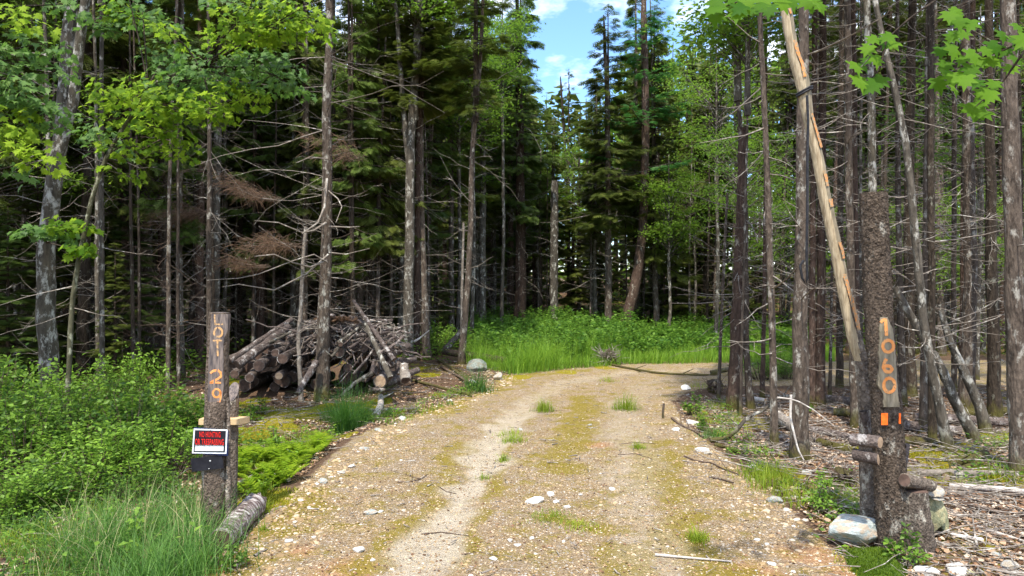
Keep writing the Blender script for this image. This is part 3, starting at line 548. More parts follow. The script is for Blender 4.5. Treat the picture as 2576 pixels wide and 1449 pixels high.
T('leaning_dead_tree', 'bare grey dead trunk leaning far left, passing behind the lettered post', [(2463, 1114), (2417, 1044), (2367, 924), (2307, 824), (2250, 722)], 27, 17, None, 3, 'bark_grey', 3, .5, (1, 2), None, broken=True, cat='dead tree')
T('leaning_dead_tree', 'shorter leaning dead trunk with a mossy foot, right of the long one', [(2486, 1092), (2457, 1000), (2417, 914), (2384, 850), (2366, 780)], 27, 13, None, 3, 'bark_grey', 3, .5, (1, 2), None, broken=True, cat='dead tree')
T('spruce_tree', 'thick straight brown trunk behind the shorter leaning dead one', [(2430, 1014), (2442, 724), (2438, 400), (2432, 180), (2426, 0)], 34, 20, None, 13, 'bark', 90, 1.3, (1, 8), 'thin', 7.5)
T('spruce_tree', 'dark trunk second from the right edge of the picture', [(2503, 1055), (2497, 724), (2490, 300), (2487, 0)], 30, 18, None, 13, 'bark_dark', 80, 1.2, (1, 8), 'thin', 7.5)
T('spruce_tree', 'large scaly trunk at the right edge, nearest of the right stand', [(2570, 1195), (2556, 900), (2546, 600), (2540, 300), (2535, 0)], 46, 34, None, 11, 'bark', 30, .9, (1.5, 7), 'thin', 7.5, k=20)
T('young_tree', 'thin green-tinged trunk near the right edge, in leaf above', [(2458, 955), (2463, 700), (2470, 400), (2480, 200)], 10, 7, None, 9, 'bark_grey', 30, 1.0, (1, 5), 'd1', 3.5, .8, k=8)
T('spruce_tree', 'narrow trunk between the slim dark one and the thick brown one', [(2400, 985), (2399, 700), (2401, 300), (2404, 0)], 13, 10, None, 12, 'bark', 70, 1.3, (1, 8), 'thin', 8)

# --- the woods behind: individual trees at scattered spots
def bare_pole(seed, H, R0, nd, zmax, dl=1.4, mt='bark', lean=.02, ups=.3):
    rng = np.random.default_rng(seed); mb = MB(); a = rng.random()*6.28
    zs = np.linspace(0, H, 8); P = np.stack([lean*zs*cos(a)+.05*np.sin(zs*.7+a), lean*zs*sin(a)+.05*np.cos(zs*.6+a), zs], 1)
    f, fr = trunk_geo(mb, P, np.linspace(R0, .02, 8), rng, 8, .05, .3, 16); dead_branches(mb, rng, f, fr, .8, zmax, nd, dl, 1, 3, .008, up=ups)
    o = mb.build('trunk', [M[mt], M['twig' if seed % 2 else 'twig_brown']]); me = o.data; bpy.data.objects.remove(o); return me, [f(v) for v in np.arange(0, H+.1, .5)]
POLES = [bare_pole(41, 13, .13, 80, 7, mt='bark'), bare_pole(42, 13, .10, 90, 7.5, mt='bark_dark'), bare_pole(43, 13, .15, 70, 7, mt='bark_red'), bare_pole(44, 13, .085, 90, 8, mt='bark', lean=.035), bare_pole(45, 13, .12, 80, 7, mt='bark_grey', lean=.03)]
rng = np.random.default_rng(2024); placed = []
for o in list(S.objects):
    if o.type == 'EMPTY': placed.append((o.location.x, o.location.y))
def blocked(x, y, sdv):
    if sdv < 1.2: return True
    px = CX+x/y*F
    if y < 26 and 1090 < px < 2050 and y > 15: return True      # the weed patch and the road bend
    if 540 < px < 1060 and y < 17.2: return True                 # log pile
    return False
spots = []
def put(n, xr, yr, md):
    c = 0; Y_ = yr[0]+(yr[1]-yr[0])*rng.random(1500); PX_ = xr[0]+(xr[1]-xr[0])*rng.random(1500); X_ = (PX_-CX)/F*Y_; SD_ = roadsd(X_, Y_)
    for y, px, x, sdv in zip(Y_, PX_, X_, SD_):
        if c >= n: break
        if blocked(x, y, sdv) or any((x-a)**2+(y-b)**2 < md*md for a, b in placed): continue
        placed.append((x, y)); spots.append((px, x, y)); c += 1
put(46, (-100, 540), (15, 27), 1.0); put(48, (540, 1100), (18.5, 30), 1.0); put(40, (1100, 1800), (27.5, 42), 1.3); put(80, (1850, 2700), (12, 29), .9); put(40, (-200, 1100), (26, 42), 1.7); put(26, (1800, 2800), (27, 42), 1.9)
put(10, (-500, -60), (9, 20), 2.); put(10, (2650, 3200), (7, 18), 1.8)
LM = [(-260, 'beyond the left edge'), (-60, 'at the left edge'), (60, 'left of the mottled maple'), (120, 'behind the mottled maple'), (185, 'behind the leaning mossy maple'), (256, 'behind the thin pale trunk'), (320, 'left of the flared spruce'), (375, 'behind the flared spruce'), (440, 'right of the flared spruce'), (500, 'behind the thick dark spruce'), (550, 'behind the lettered post'),
      (600, 'right of the lettered post'), (660, 'over the sloping logs'), (720, 'over the left of the log pile'), (770, 'behind the light brown snag'), (820, 'behind the stripped spruce'), (870, 'over the middle of the log pile'), (930, 'over the right of the log pile'), (985, 'left of the trunk trio'), (1045, 'behind the trunk trio'), (1100, 'right of the trunk trio'),
      (1170, 'behind the slender leaning trunk'), (1240, 'left of the tallest spruce'), (1305, 'behind the tallest spruce'), (1350, 'right of the tallest spruce'), (1393, 'behind the broken-off grey trunk'), (1450, 'below the sky gap'), (1500, 'left of the dark pointed spruce'), (1545, 'right of the dark pointed spruce'), (1605, 'behind the leaning pine'), (1660, 'right of the leaning pine'), (1720, 'left of the bare sapling'), (1780, 'behind the bare sapling'),
      (1840, 'behind the snapped spruce'), (1890, 'right of the snapped spruce'), (1940, 'behind the slim branch-crossed trunk'), (2015, 'behind the big grey-brown trunk'), (2065, 'under the leaning pole'), (2110, 'right of the leaning pole'), (2155, 'left of the number post'), (2210, 'behind the number post'), (2270, 'right of the number post'), (2340, 'behind the mossy-footed trunk'), (2400, 'behind the crooked trunk'), (2450, 'behind the leaning dead trunks'), (2510, 'left of the large scaly trunk'), (2560, 'behind the large scaly trunk'), (2650, 'beyond the right edge'), (2900, 'far beyond the right edge')]
def near_lm(px): return min(LM, key=lambda q: abs(q[0]-px))[1]
def depthw(y): return 'near' if y < 18 else 'mid-distance' if y < 24 else 'deep-set' if y < 31 else 'far'
ADJ = ['brown', 'narrow dark', 'stout reddish', 'thin slanting', 'greyish']
GL = {0: ('dim dark spruce in the shaded woods on the far left', 'dim spruces of the far left woods'), 1: ('dark spruce in the shade behind the log pile', 'spruces behind the log pile'),
      2: ('dark spruce in the shaded woods behind the tall weeds', 'spruces behind the weed patch'), 3: ('bare-stemmed spruce deep in the right stand, dead twigs along its stem', 'spruces of the right stand')}
for i, (px, x, y) in enumerate(spots):
    zn = 0 if px < 540 else 1 if px < 1100 else 2 if px < 1800 else 3
    pi_ = int(rng.integers(len(POLES))); me, ax = POLES[pi_]; b = (x, y, float(hgt(x, y))); sc = .85+.3*rng.random()
    if zn == 2 and 1330 < px < 1540: sc *= .74 if y < 34 else .86
    root = empty('spruce_tree', b, rng.random()*6.28, sc); tk = (.75, .75, 1) if zn == 3 else (.8, .8, 1) if zn < 2 else (1, 1, 1); tag(root, f'{depthw(y)} {ADJ[pi_]} spruce {near_lm(px)}', 'tree', GL[zn][1])
    o = bpy.data.objects.new('trunk', me); S.collection.objects.link(o); o.parent = root; o.scale = tk
    zc = {0: 1.9, 1: 2.2, 2: 3.0, 3: 6.6}[zn]+2.4*rng.random(); c = ax[int(zc*2)]
    if zn < 2 and rng.random() < .3: continue
    kd = ['s0', 's1', 's2', 's3', 's4'][int(rng.integers(5))] if zn < 3 else ['thin', 's3', 'thin', 's1', 'thin'][int(rng.integers(5))]; wd = .8 if zn < 2 else 1.0 if zn == 2 else .75
    add_crown(root, kd, c, 0, (wd, wd, (13.3-zc)/8))

for (x0, x1), (y0, y1), n in (((-80, 560), (12.5, 24), 26), ((560, 1100), (18.5, 27), 24), ((1100, 1800), (27.5, 36), 16), ((1800, 2600), (11, 24), 22)):
    c = 0; Y_ = y0+(y1-y0)*rng.random(400); PX_ = x0+(x1-x0)*rng.random(400); X_ = (PX_-CX)/F*Y_; SD_ = roadsd(X_, Y_)
    for y, px, x, sdv in zip(Y_, PX_, X_, SD_):
        if c >= n: break
        if blocked(x, y, sdv) or any((x-a)**2+(y-b)**2 < .5 for a, b in placed): continue
        placed.append((x, y)); c += 1; pi_ = [4, 3, 0, 1][c % 4]; sc = .6+.3*rng.random(); th = .45+.2*rng.random()
        root = empty('bare_sapling', (x, y, float(hgt(x, y))), rng.random()*6.28, sc); tag(root, f'{depthw(y)} {["greyish", "slanting", "brown", "dark"][c % 4]} thin bare stem {near_lm(px)}', 'tree', 'thin bare stems between the larger trunks')
        o = bpy.data.objects.new('trunk', POLES[pi_][0]); S.collection.objects.link(o); o.parent = root; o.scale = (th, th, 1)
# bright broadleaved trees standing among and behind the spruces
def broad(px, d, zc, s_, kind, label, H=None, grp=None, sh=1.0):
    x = (px-CX)/F*d; b = np.array([x, d, float(hgt(x, d))]); root = empty('broadleaf_tree', b); tag(root, label, 'tree', grp)
    mb = MB(); r_ = np.random.default_rng(abs(int(px))+1); trunk_geo(mb, [b, b+[.1, 0, zc*.5], b+[.05, .05, zc+.6]], [.09*s_, .075*s_, .06*s_], r_, 8); mb.build('trunk', M['bark_grey'], root, b)
    add_crown(root, kind, np.array([.05, .05, zc]), r_.random()*6.28, (s_, s_, s_*sh)); return root
for a in [(1455, 33, 3.4, 1.0, 'd1', 'bright green maple below the blue sky gap, centre of the treeline'), (1380, 35, 4.6, .9, 'd2', 'yellow-green leafy crown left of the bright maple under the sky gap'),
          (1680, 26.5, 2.2, .85, 'd3', 'bluish green leafy tree with drooping boughs right of the leaning pine'), (1745, 30, 3.2, .7, 'd0', 'broad leafy crown between the leaning pine and the right stand'),
          (1150, 24, 5.8, .9, 'd0', 'airy yellow-green crown between the tree trio and the tallest spruce'), (1240, 30, 4.6, 1.0, 'd2', 'light green crown just left of the tallest spruce'),
          (985, 24, 6.0, .9, 'd1', 'leafy crown high behind the left trunk of the trio'), (1865, 21, 3.0, .7, 'd1', 'bright leafy tree behind the snapped reddish spruce'),
          (1800, 24, 5.3, .9, 'd0', 'loose reddish-budded crown at the right rim of the sky gap'),
          (880, 21, 4.6, .85, 'd2', 'yellow-green leafy crown behind the spruce with curling dead limbs'), (1090, 26, 3.2, 1.0, 'd1', 'low bright crown behind the trio, reaching down to head height'), (1185, 22, 6.2, .8, 'd3', 'tall narrow leafy crown above the slender leaning trunk'), (940, 28, 4.5, 1.2, 'd0', 'leafy crown far behind the right end of the log pile'), (1350, 31, 2.6, .8, 'd2', 'small leafy crown left of the broken-off grey trunk'), (1490, 38, 2.4, 1.2, 'd1', 'wide leafy crown deep behind the broken-off grey trunk'), (1600, 32, 2.8, .9, 'd2', 'green crown half hidden by the leaning pine'), (1260, 25, 8, .8, 'd3', 'lime topped crown at the upper edge beside the tallest spruce')]:
    broad(*a)
put_b = [(1940, 24, 1.5, .8), (2020, 27, 2., 1.0), (2110, 22, 1.2, .75), (2200, 26, 2., 1.), (2290, 21, 1., .7), (2380, 25, 1.8, .9), (2470, 21, 1.2, .8), (2560, 24, 1.5, 1.0), (2640, 18, 1.5, .8), (2160, 31, 3, 1.3), (2330, 31, 3, 1.3), (2500, 30, 3, 1.3), (1980, 32, 3, 1.2)]
for i, (px, d, zc, s_) in enumerate(put_b): broad(px, d, zc, s_, ['d0', 'd1', 'd2'][i % 3], f'{depthw(d)} sunlit leafy tree glowing green {near_lm(px)}', grp='leafy trees behind the right stand')
for i, (px, d, zc, s_) in enumerate([(60, 19, 2.2, .9), (310, 17, 3.0, .8), (700, 24, 3.5, 1.), (860, 26, 4, 1.), (450, 24, 5, 1.), (-60, 14, 2.5, 1.), (590, 30, 6, 1.2), (150, 21, 1.6, .8), (520, 21, 3.2, .8), (640, 26, 2.4, .9), (780, 30, 2.5, 1.1), (350, 25, 2.0, 1.0), (230, 28, 3, 1.2), (560, 19, 5.5, .7), (30, 26, 3., 1.2), (930, 33, 2.2, 1.3), (470, 34, 2.5, 1.4), (700, 38, 3, 1.5), (120, 36, 3, 1.5)]):
    broad(px, d, zc, s_, ['d2', 'd0', 'd1'][i % 3], f'{depthw(d)} leafy green tree among dark spruces {near_lm(px)}', grp='leafy trees among the left spruces')

# far woods: one uncountable mass
mb = MB(); r_ = np.random.default_rng(77); n = 520
yy = 42+42*r_.random(n); xx = (r_.random(n)*4300-850-CX)/F*yy; k_ = ~((np.abs(CX+xx/yy*F-1440) < 85) & (r_.random(n) < .5)); xx = xx[k_]; yy = yy[k_]; n = len(xx)
zz = hgt(xx, yy); Hh = np.where(np.abs(CX+xx/yy*F-1430) < 130, .262, .33)*yy+1.0-zz+3*r_.random(n)
P = np.stack([np.stack([xx, yy, zz-.2], 1), np.stack([xx, yy, zz+Hh*.5], 1), np.stack([xx+.2, yy, zz+Hh], 1)], 1); tubes(mb, P, np.array([[.15, .1, .02]])*np.ones((n, 1)), 5, 1, rng=r_)
per = 300; idx = np.repeat(np.arange(n), per); t = r_.random(n*per); a = r_.random(n*per)*6.28; rad = 2.9*(1.08-t)*np.sqrt(r_.random(n*per)); z0 = .3+1.5*r_.random(n)
pos = np.stack([xx[idx]+rad*np.cos(a), yy[idx]+rad*np.sin(a), zz[idx]+z0[idx]+(Hh[idx]-z0[idx])*t-rad*.3], 1)
X = unit(np.stack([np.cos(a), np.sin(a), -.3+0*a], 1)+(r_.random((len(a), 3))-.5)*.8); Z = unit(np.array([0, 0, 1.])+(r_.random((len(a), 3))-.5)*1.6)
sel = (idx % 5 > 1); BD = [(0, 0, 0), (.5, -.3, 0), (1, 0, 0), (.5, .3, 0)]
scatter(mb, BD, [(0, 1, 2, 3)], pos[sel], X[sel], Z[sel], .75*(.6+.8*r_.random(sel.sum())), 0, rng=r_)
scatter(mb, LEAF_V, LEAF_F, pos[~sel], X[~sel], Z[~sel], .5*(.6+.8*r_.random((~sel).sum())), 2, rng=r_)
tag(mb.build('far_woods', [M['spruce'], M['bark_dark'], M['decid']]), 'dense dark mass of distant woods behind all the nearer trunks', 'woods', kind='stuff')
# undergrowth of the left and far woods
mb = MB(); r_ = np.random.default_rng(88)
for (x0, x1), (y0, y1), n, top in (((-300, 1130), (14.5, 34), 26000, .8), ((1100, 1900), (27, 44), 12000, 1.1), ((1850, 2900), (17, 40), 22000, 1.3), ((-300, 1130), (30, 46), 12000, 1.8)):
    nc = n//60; yc = y0+(y1-y0)*r_.random(nc); xc = (x0+(x1-x0)*r_.random(nc)-CX)/F*yc; ok = (roadsd(xc, yc) > 1.0); ok &= ~((np.abs(CX+xc/yc*F-800) < 290) & (yc < 18)); xc = xc[ok]; yc = yc[ok]; nc = len(xc); i = np.repeat(np.arange(nc), 60); hh = top*(.3+.7*r_.random(nc))
    p = np.stack([xc[i]+r_.normal(size=len(i))*.35, yc[i]+r_.normal(size=len(i))*.35, 0*xc[i]], 1); p[:, 2] = hgt(xc, yc)[i]+hh[i]*r_.random(len(i))
    scatter(mb, LEAF_V, LEAF_F, p, dirs(r_, len(i), .1, .8), unit(np.array([0, 0, 1.])+(r_.random((len(i), 3))-.5)*1.3), .11*(.5+.8*r_.random(len(i))), 0, rng=r_)
tag(mb.build('undergrowth', M['decid']), 'scattered green undergrowth on the forest floor between the trunks', 'undergrowth', kind='stuff')
# young firs under the trees: boughs close to the ground
def young_fir(px, d, sc, label, kd='s4', grp=None):
    x = (px-CX)/F*d; b = (x, d, float(hgt(x, d))); root = empty('young_fir', b, px*.7); tag(root, label, 'tree', grp)
    mb = MB(); trunk_geo(mb, [(0, 0, 0), (0, 0, 2.2*sc)], [.035, .02], np.random.default_rng(int(abs(px))), 6); mb.build('trunk', M['bark'], root); add_crown(root, kd, (0, 0, .25), 0, (sc*.55, sc*.55, sc*.42)); return root
for i, (px, d, sc) in enumerate([(20, 13, 1.), (95, 15, 1.3), (290, 14, .8), (330, 16, 1.2), (235, 18, 1.4), (440, 22, 1.), (60, 21, 1.8), (-30, 17, 1.6), (540, 24, 1.3), (150, 24, 1.8), (390, 26, 1.5), (640, 27, 1.5), (720, 25, 1.1), (980, 23, .9), (1100, 24, 1.2), (870, 27, 1.5), (775, 28, 1.7), (930, 30, 1.6), (1040, 28, 1.5)]):
    young_fir(px, d, sc, f'{"small" if sc < 1.15 else "bigger"} {depthw(d)} young fir with low green boughs {near_lm(px)}', ['s4', 's0', 's3'][i % 3], 'young firs under the left spruces')
for i, (px, d, sc) in enumerate([(1160, 31, 1.5), (1260, 33, 1.7), (1350, 34, 1.5), (1440, 33, 1.8), (1500, 34, 1.4), (1640, 33, 1.9), (1700, 31, 1.5), (1760, 33, 1.7), (1830, 30, 1.4), (1900, 28, 1.2)]):
    young_fir(px, d, sc, f'{depthw(d)} dark young fir in the weeds\' background {near_lm(px)}', ['s0', 's2', 's1'][i % 3], 'young firs behind the weed patch')

# ------------------------------------------------------------------ logs, posts and signs
def wobble(mb_V, amt, rng): return mb_V+(rng.random(mb_V.shape)-.5)*amt
def log_mesh(name, A, B, r0, r1, label, cat='log', mt='bark_log', cut='wood_cut', group=None, k=14, seed=0, parent=None, loc=None, rough=.05, knots=0, bend=0., rings=14):
    """round log from A to B with sawn ends"""
    A = np.asarray(A, float); B = np.asarray(B, float); rng = np.random.default_rng(seed+int(abs(A[0]*97+B[2]*31)*10)); mb = MB(); s = np.linspace(0, 1, rings)[:, None]
    P = A*(1-s)+B*s; sag = unit(np.cross(B-A, [0.3, .2, 1.])); P = P+sag*bend*np.sin(s*pi)
    P[1:-1] += (rng.random((rings-2, 3))-.5)*.12*r0
    R_ = r0+(r1-r0)*s[:, 0]; tubes(mb, P[None], R_[None], k, 0, rough=rough, rng=rng)
    V = mb.V[0].reshape(rings, k, 3)
    for e in (0, rings-1):
        ring = V[e]; c = ring.mean(0); ins = c+(ring-c)*.86; n0 = (1 if e else -1)*unit(P[-1]-P[0])*.004
        mb.add(np.concatenate([ring, ins+n0]), [(i, (i+1) % k, k+(i+1) % k, k+i) for i in range(k)], 0)
        mb.add(np.concatenate([ins+n0, [c+n0*1.5]]), [(i, (i+1) % k, k) for i in range(k)], 1)
    if knots:
        t = rng.random(knots); b = A+(B-A)*t[:, None]; d_ = dirs(rng, knots, .2, 1.5); L_ = .04+.25*rng.random(knots)**3
        Q = b[:, None]+d_[:, None]*(r0*.8+np.linspace(0, 1, 3)[None, :, None]*L_[:, None, None]); tubes(mb, Q, np.array([[.012, .009, .005]])*np.ones((knots, 1)), 4, 0)
    o = mb.build(name, [M[mt], M[cut]], parent, A if parent is None else loc)
    if parent is None: tag(o, label, cat, group)
    return o
def Z3(x, y): return 536.6+x*.22, 721+y*.22
def P3(x, y, d): return Pd(*Z3(x, y), d)
pile = 'cut logs heaped in the log pile'
def plog(a, b, ra, rb, label, mt='bark_log', cut='wood_dark', **k):
    A = P3(*a); B = P3(*b); return log_mesh('log', A, B, ra*.22/F*a[2], rb*.22/F*b[2], label, mt=mt, cut=cut, group=pile, knots=5, **k)
plog((190, 850, 13.2), (900, 372, 14.2), 38, 26, 'long thin log sloping down the left side of the pile, uppermost')
plog((275, 895, 12.8), (865, 462, 13.8), 58, 44, 'thick long sloping log with a dark sawn end, left side of the pile')
plog((160, 830, 13.5), (980, 500, 14.5), 34, 30, 'half hidden long log under the sloping ones on the left of the pile', bend=.05)
plog((415, 1045, 12.7), (560, 880, 14.6), 52, 50, 'low short log with its end facing the road, second from the left of the pile')
plog((520, 905, 12.8), (700, 780, 14.6), 66, 60, 'fat log with a dark rotten end in the left half of the pile')
plog((705, 760, 12.9), (900, 690, 14.6), 46, 44, 'short log lying above the oval-cut log')
plog((790, 825, 12.7), (960, 740, 14.6), 62, 58, 'log with a slanting oval cut in the left half of the pile', cut='wood_dark')
plog((748, 1022, 12.6), (850, 960, 14.4), 46, 44, 'small bottom log with a round pale ringed end', cut='wood_cut')
plog((240, 1000, 13.0), (420, 860, 14.6), 50, 48, 'bottom left corner log of the pile, half sunk in debris')
plog((1070, 625, 13.6), (1110, 560, 15.0), 60, 55, 'log at the top centre of the pile behind the tall spruce')
plog((1000, 540, 13.3), (1250, 480, 14.5), 44, 38, 'crosswise log near the top behind the standing spruce')
plog((1440, 750, 12.7), (1560, 640, 14.4), 64, 58, 'hollow-looking grey log end right of the standing spruce', mt='bark_grey')
plog((1455, 660, 12.6), (1480, 560, 13.2), 30, 26, 'short grey stub poking up over the hollow-looking log', mt='bark_grey')
plog((1725, 705, 12.8), (1800, 620, 14.4), 48, 44, 'round log end under the crossed poles, upper one')
plog((1855, 745, 12.7), (1960, 640, 14.4), 52, 50, 'round log end under the crossed poles, lower right one')
plog((1540, 930, 12.9), (1600, 850, 14.4), 50, 46, 'dark log end deep in the hollow of the pile')
plog((1905, 1085, 12.3), (1990, 1010, 13.8), 78, 74, 'largest front log end with straw-coloured rim, right foot of the pile', cut='wood_cut')
plog((2130, 1000, 12.9), (2122, 820, 13.0), 44, 42, 'short upright stub with a pale sawn top at the right end of the pile', cut='wood_cut')
plog((1780, 1175, 12.2), (1960, 1180, 12.3), 22, 20, 'thin short stick of wood lying at the right foot of the pile')
plog((1600, 160, 12.9), (2065, 835, 12.3), 18, 30, 'tall slim pole leaning against the right of the pile, reaching highest')
plog((1735, 420, 12.6), (2028, 1040, 12.1), 24, 34, 'moss-stained leaning pole crossing in front of the tall slim one', mt='bark_grey')
plog((1560, 345, 13.2), (1770, 440, 12.8), 18, 20, 'short pole end resting on top of the mossy leaning pole')
plog((1780, 392, 13.6), (2045, 385, 13.9), 18, 16, 'straight thin log along the top right of the pile')
plog((1890, 470, 13.4), (2140, 482, 13.7), 28, 22, 'smooth thin log sticking out to the right at the top of the pile', mt='bark_grey')
plog((1830, 470, 13.1), (1975, 418, 13.6), 26, 22, 'short thick bent log at the upper right of the pile')
plog((1900, 520, 13.2), (2135, 600, 13.7), 26, 20, 'thin log sloping down at the right shoulder of the pile')
plog((1860, 590, 13.3), (2110, 690, 13.9), 40, 36, 'mossy log beneath the right shoulder of the pile', mt='bark_grey')
plog((1050, 405, 13.8), (1400, 400, 14.2), 18, 16, 'thin log lying level along the crest of the pile')
plog((1340, 470, 13.4), (1720, 500, 13.8), 30, 26, 'level log below the crest, right of the standing spruce')
plog((1350, 560, 13.7), (1700, 590, 14.2), 40, 36, 'level log in the middle of the right half of the pile')
plog((1180, 860, 12.5), (960, 1230, 12.0), 40, 30, 'rotten purplish log sloping out to the front, left of the standing spruce', rough=.16, mt='bark_log')
plog((1840, 840, 12.4), (1815, 985, 12.2), 22, 24, 'upper half of a bent stick leaning out of the pile', bend=.0)
plog((1815, 985, 12.2), (1460, 1255, 11.7), 24, 16, 'crooked pale stick reaching from the pile down to the ground', bend=.06, mt='bark_grey')
plog((1890, 850, 12.6), (1850, 1010, 12.4), 26, 26, 'short log hanging down beside the crooked pale stick')
plog((2180, 900, 12.6), (2200, 1070, 12.3), 44, 60, 'splintered reddish stump end at the far right of the pile', rough=.2, mt='twig')
for i, (a, b, ra, lb) in enumerate([((1420, 640, 12.6), (1760, 360, 13.3), 20, 'rising from the hollow log end to the crest'), ((1300, 520, 12.8), (1640, 330, 13.4), 16, 'jutting over the crest right of the stripped spruce'), ((1560, 700, 12.6), (1900, 420, 13.3), 18, 'under the two crossed poles'), ((1980, 640, 12.5), (2190, 700, 12.9), 18, 'sticking out at the right shoulder'), ((1480, 560, 12.7), (1380, 330, 13.1), 14, 'pointing steeply up behind the stripped spruce'), ((1640, 560, 12.6), (2010, 520, 13.0), 22, 'level across the crossed poles'),
      ((640, 640, 12.9), (1020, 430, 13.4), 18, 'thinnest on the left slope'), ((840, 590, 12.9), (1150, 420, 13.6), 22, 'over the upper left slope'), ((1900, 760, 12.3), (2180, 560, 12.8), 20, 'slanting up at the far right end'), ((1350, 800, 12.5), (1500, 520, 12.9), 16, 'standing steeply beside the dark hollow'), ((1600, 1000, 12.3), (1880, 640, 12.6), 15, 'leaning across the dark hollow')]):
    plog(a, b, ra, ra*.7, 'weathered pole of the log pile '+lb, mt='bark_grey' if i % 3 == 0 else 'bark_log', bend=.05)
rr = np.random.default_rng(5)
for i in range(64):
    u = rr.random(); xx_ = 330+1750*u; top = 930-520*math.exp(-((xx_-1250)/700)**2)*1.0; yv = top+(1130-top)*rr.random()
    a = P3(xx_, yv+20, 13.5+.5*rr.random()); c = a+np.array([(.6*rr.random()-.2)*1.2, 1.0+rr.random(), .25*(rr.random()-.2)])
    rad = .06+.07*rr.random(); log_mesh('log', a, c, rad, rad*.9, ['dim log buried low in the left end of the pile', 'dim log buried in the left half of the pile', 'dim log buried behind the stripped spruce', 'dim log buried in the right half of the pile', 'dim log buried at the right end of the pile'][min(4, int(u*5))], mt='bark_log', cut='wood_dark', group='dim logs inside the pile', seed=i)
# brush over the pile
mb = MB(); n = 230; u = rr.random(n); xq = 1050+1080*u; yq = 400+230*rr.random(n)*(.4+u); d = 12.9+.9*rr.random(n)
B = np.array([P3(a, b, c) for a, b, c in zip(xq, yq, d)]); D = dirs(rr, n, -.1, 1.); Ln = .15+.55*rr.random(n)**1.5; s = np.linspace(0, 1, 5)[None, :, None]
tubes(mb, B[:, None]+D[:, None]*s*Ln[:, None, None]+np.array([0, 0, -1.])*s**2*.25*rr.random(n)[:, None, None]+(rr.random((n, 5, 3))-.5)*.03, np.linspace(.008, .003, 5)[None]*(.6+rr.random(n))[:, None], 3, 0, rng=rr)
n = 110; u = rr.random(n); B = np.array([P3(a, b, c) for a, b, c in zip(900+1230*u, 470+380*rr.random(n)*(.5+.5*u), 12.75+.6*rr.random(n))]); D = dirs(rr, n, -.35, 1.5)*np.array([1, .5, 1]); Ln = .25+.8*rr.random(n); s = np.linspace(0, 1, 6)[None, :, None]
tubes(mb, B[:, None]+D[:, None]*s*Ln[:, None, None]+(rr.random((n, 6, 3))-.5)*.06, np.linspace(.02, .009, 6)[None]*(.5+rr.random(n))[:, None], 6, 2, rng=rr, rough=.15)
n = 260; xq = 1380+260*rr.normal(size=n)*.35; yq = 350+60*rr.random(n); B = np.array([P3(a, b, 12.9+.5*rr.random()) for a, b in zip(xq+60, yq)])
scatter(mb, SPRIG_V, SPRIG_F, B, dirs(rr, n, 0, .8), dirs(rr, n, 1.2, .6), .14, 1, rng=rr)
tag(mb.build('brushwood', [M['twig'], M['deadneedle'], M['bark_log']]), 'tangle of dead twigs and rusty needles over the right half of the log pile', 'brushwood', kind='stuff')
# fans of dead rusty spruce twigs on the tall spruce and its neighbours
def rusty(px, py, d, rx, rz, n, label, slope=.25, az=0.):
    b = Pd(px, py, d); r = np.random.default_rng(int(px)); mb = MB(); n = int(n*.6); u = r.random(n)**.8; Sg = 5
    base = Pd(px+rx*.5*F/d*.0, py, d)+np.array([rx*.5, 0, slope*rx*.3]); tip = base+np.stack([-rx*(.3+.9*u), (r.random(n)-.5)*1.1*rx, -slope*rx*u+(r.random(n)-.5)*rz], 1)
    s = np.linspace(0, 1, Sg)[None, :, None]; P = base*(1-s)+tip[:, None]*s+np.array([0, 0, -1.])*(s*(1-s))*.25
    tubes(mb, P, np.linspace(.006, .002, Sg)[None]*np.ones((n, 1)), 3, 0, rng=r)
    base = base+0*tip; base[:, 0] -= rx*.45*r.random(n); base[:, 2] -= .1+.25*rz*r.random(n); P = base[:, None]*(1-s)+tip[:, None]*s+np.array([0, 0, -1.])*(s*(1-s))*.4*r.random(n)[:, None, None]; mb = MB(); tubes(mb, P, np.linspace(.005, .002, Sg)[None]*np.ones((n, 1)), 3, 0, rng=r)
    m = n*11; i = np.repeat(np.arange(n), 11); t = .25+.75*r.random(m); q = base[i]*(1-t[:, None])+tip[i]*t[:, None]+np.array([0, 0, -.05]); dd = unit(tip[i]-base[i]+(r.random((m, 3))-.5)*rx*1.5); l = .08+.2*r.random(m); s3 = np.linspace(0, 1, 3)[None, :, None]
    tubes(mb, q[:, None]+dd[:, None]*s3*l[:, None, None]+np.array([0, 0, -.08])*s3**2, np.array([[.0032, .0025, .0015]])*np.ones((m, 1)), 3, 1, rng=r)
    o = mb.build('dead_bough', [M['twig_brown'], M['deadneedle']], None, base[0]); tag(o, label, 'dead bough', 'rusty dead boughs left of the tall spruce'); return o
rusty(470, 525, 14.5, 1.1, .35, 80, 'widest rusty brown dead bough, hanging across the dark trunks above the lettered post')
rusty(640, 470, 13.8, 1.2, .35, 80, 'rusty dead bough sloping down right of the pale spotted trunk', -.35)
rusty(700, 600, 12.6, 1.1, .4, 70, 'thin reddish dead bough nearest the curling limbs of the tall spruce', .1)
rusty(620, 650, 13.4, 1.0, .3, 50, 'lowest rusty dead bough above the sloping logs', .0)
rusty(860, 370, 13.0, 1.0, .5, 50, 'fine reddish dead bough on the right side of the tall spruce', -.2)

